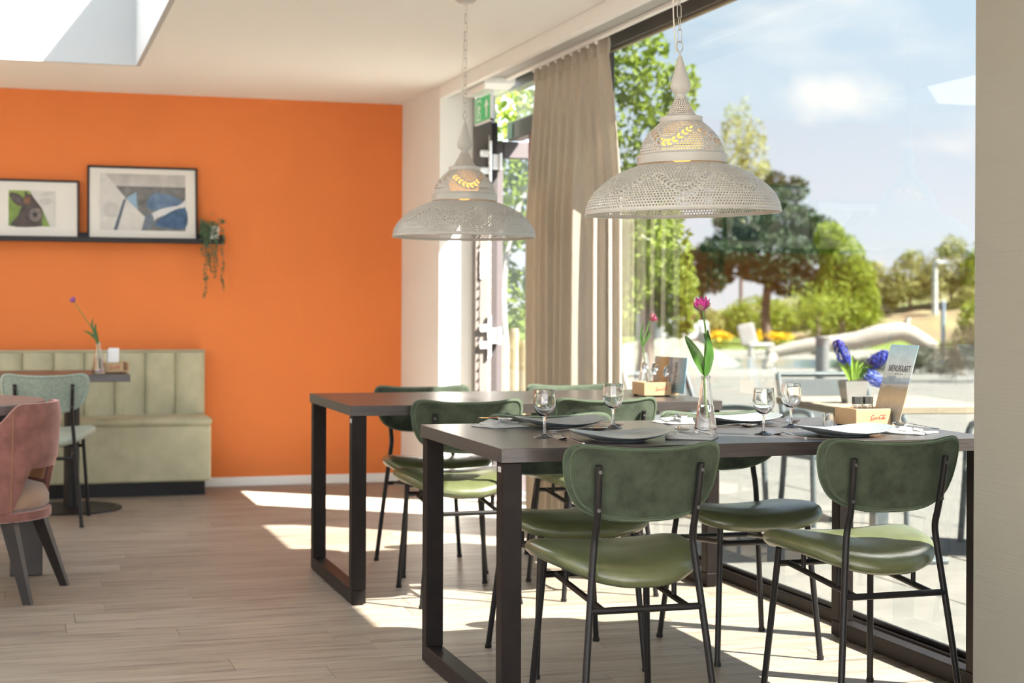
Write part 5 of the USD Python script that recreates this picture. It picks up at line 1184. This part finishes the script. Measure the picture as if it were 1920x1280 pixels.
oc = make_outdoor_chair('grey terrace chair outside, leftmost, behind the tulip vase', (3.62, 8.15, GZ), 205)
dup(oc, 'grey terrace chair outside, behind the right wine glasses', (4.34, 7.85, GZ), 172)
dup(oc, 'grey terrace chair outside at the right, next to the wall edge', (4.62, 6.62, GZ), 62)
ot = thing('terrace_table', 'terrace table outside with pale wooden top and grey foot', 'table', (3.86, 6.64, GZ), -8)
put('tabletop', join(*[box(-0.37, 0.37, -0.40 + k * 0.134, -0.40 + k * 0.134 + 0.130, 0.695, 0.730, 0.004) for k in range(6)]), mat('terrace_wood', (0.30, 0.245, 0.17), 0.6, var=0.15, scale=6, stretch=(1, 14, 14)), ot, smooth=False)
put('column', box(-0.035, 0.035, -0.035, 0.035, 0.02, 0.695, 0.004), alu, ot, smooth=False)
put('foot_plate', box(-0.24, 0.24, -0.24, 0.24, 0.0, 0.02, 0.004), alu, ot, smooth=False)
hp = thing('hyacinth_pot', 'blue hyacinths in a pale square pot on the terrace table outside', 'potted flowers', (3.66, 6.53, GZ + 0.731), -8)
put('pot', trimesh.convex.convex_hull(np.array([(sx * a, sy * a, z) for z, a in ((0, .040), (0.10, .055)) for sx in (-1, 1) for sy in (-1, 1)])), mat('pale_pot', (0.30, 0.30, 0.29), 0.4), hp, smooth=False)
put('soil', box(-.048, .048, -.048, .048, 0.099, 0.103), mat('soil', (0.05, 0.035, 0.025), 0.9), hp, smooth=False)
hy_leaf = mat('hyacinth_leaf', (0.20, 0.34, 0.04), 0.4, var=0.25, scale=20)
for k, (dx, h) in enumerate(((-0.075, .085), (-0.050, .11), (-0.025, .09), (0.02, .10), (0.05, .085), (0.085, .075), (-0.01, .12))):
    put('leaf', leaf_blade([(dx * .25, 0.01 * (k % 3 - 1), 0.10), (dx * .5, 0.012 * (k % 3 - 1), 0.10 + h * .5), (dx, 0.015 * (k % 3 - 1), 0.10 + h)], 0.011, 0.3), hy_leaf, hp, smooth=40)
hy = leaf_mat('hyacinth_blue', (0.015, 0.03, 0.30), (0.07, 0.13, 0.58), (0.45, 0.52, 0.90), 0.15)
hy2 = leaf_mat('hyacinth_pale', (0.10, 0.15, 0.55), (0.24, 0.32, 0.70), (0.55, 0.62, 0.90), 0.15)
def floret_head(a, b, R, n, rng):
    a, b = np.array(a), np.array(b); ms = []
    star = Polygon([((0.0185 if k % 2 == 0 else 0.0048) * math.cos(k * PI / 6), (0.0185 if k % 2 == 0 else 0.0048) * math.sin(k * PI / 6)) for k in range(12)])
    s0 = trimesh.creation.extrude_polygon(star, 0.0024); v0 = np.array(s0.vertices); v0[:, 2] -= 7 * (v0[:, 0] ** 2 + v0[:, 1] ** 2) * 2
    ax = (b - a) / np.linalg.norm(b - a)
    for k in range(n):
        u = (k + 0.5) / n; g = k * 2.39996
        e1 = np.cross(ax, [0, 1, 0.1]); e1 /= np.linalg.norm(e1); e2 = np.cross(ax, e1)
        d = math.cos(g) * e1 + math.sin(g) * e2; r = R * (0.72 + 0.28 * math.sin(PI * min(1, u * 0.9 + .2))) * rng.uniform(0.85, 1.25)
        nrm = d * 0.9 + ax * (0.9 * u - 0.25); nrm /= np.linalg.norm(nrm)
        x = np.cross(nrm, rng.normal(size=3)); x /= np.linalg.norm(x); y = np.cross(nrm, x)
        p = a + (b - a) * u + d * r
        ms.append((v0 @ np.stack([x, y, nrm]) + p, np.array(s0.faces)))
    return join(*ms, tube([a, b], R * 0.35, 8))
rng = np.random.default_rng(3)
for a, b, R, n, m in (((-0.035, 0, 0.185), (-0.078, 0, 0.285), 0.027, 30, hy), ((0.085, -0.01, 0.175), (0.155, -0.02, 0.225), 0.028, 30, hy), ((0.060, -0.015, 0.130), (0.135, -0.03, 0.085), 0.027, 30, hy2), ((-0.02, 0.02, 0.17), (-0.025, 0.02, 0.215), 0.016, 12, hy2)):
    fh = put('flower_head', floret_head(a, b, R, n, rng), m, hp, smooth=False)
    put('stalk', tube(spline([(a[0] * .2, 0, 0.10), (a[0] * .7, a[1] * .7, 0.10 + (a[2] - .1) * .6), a], 4, closed=False), 0.004, 6), stem_green, fh, smooth=True)
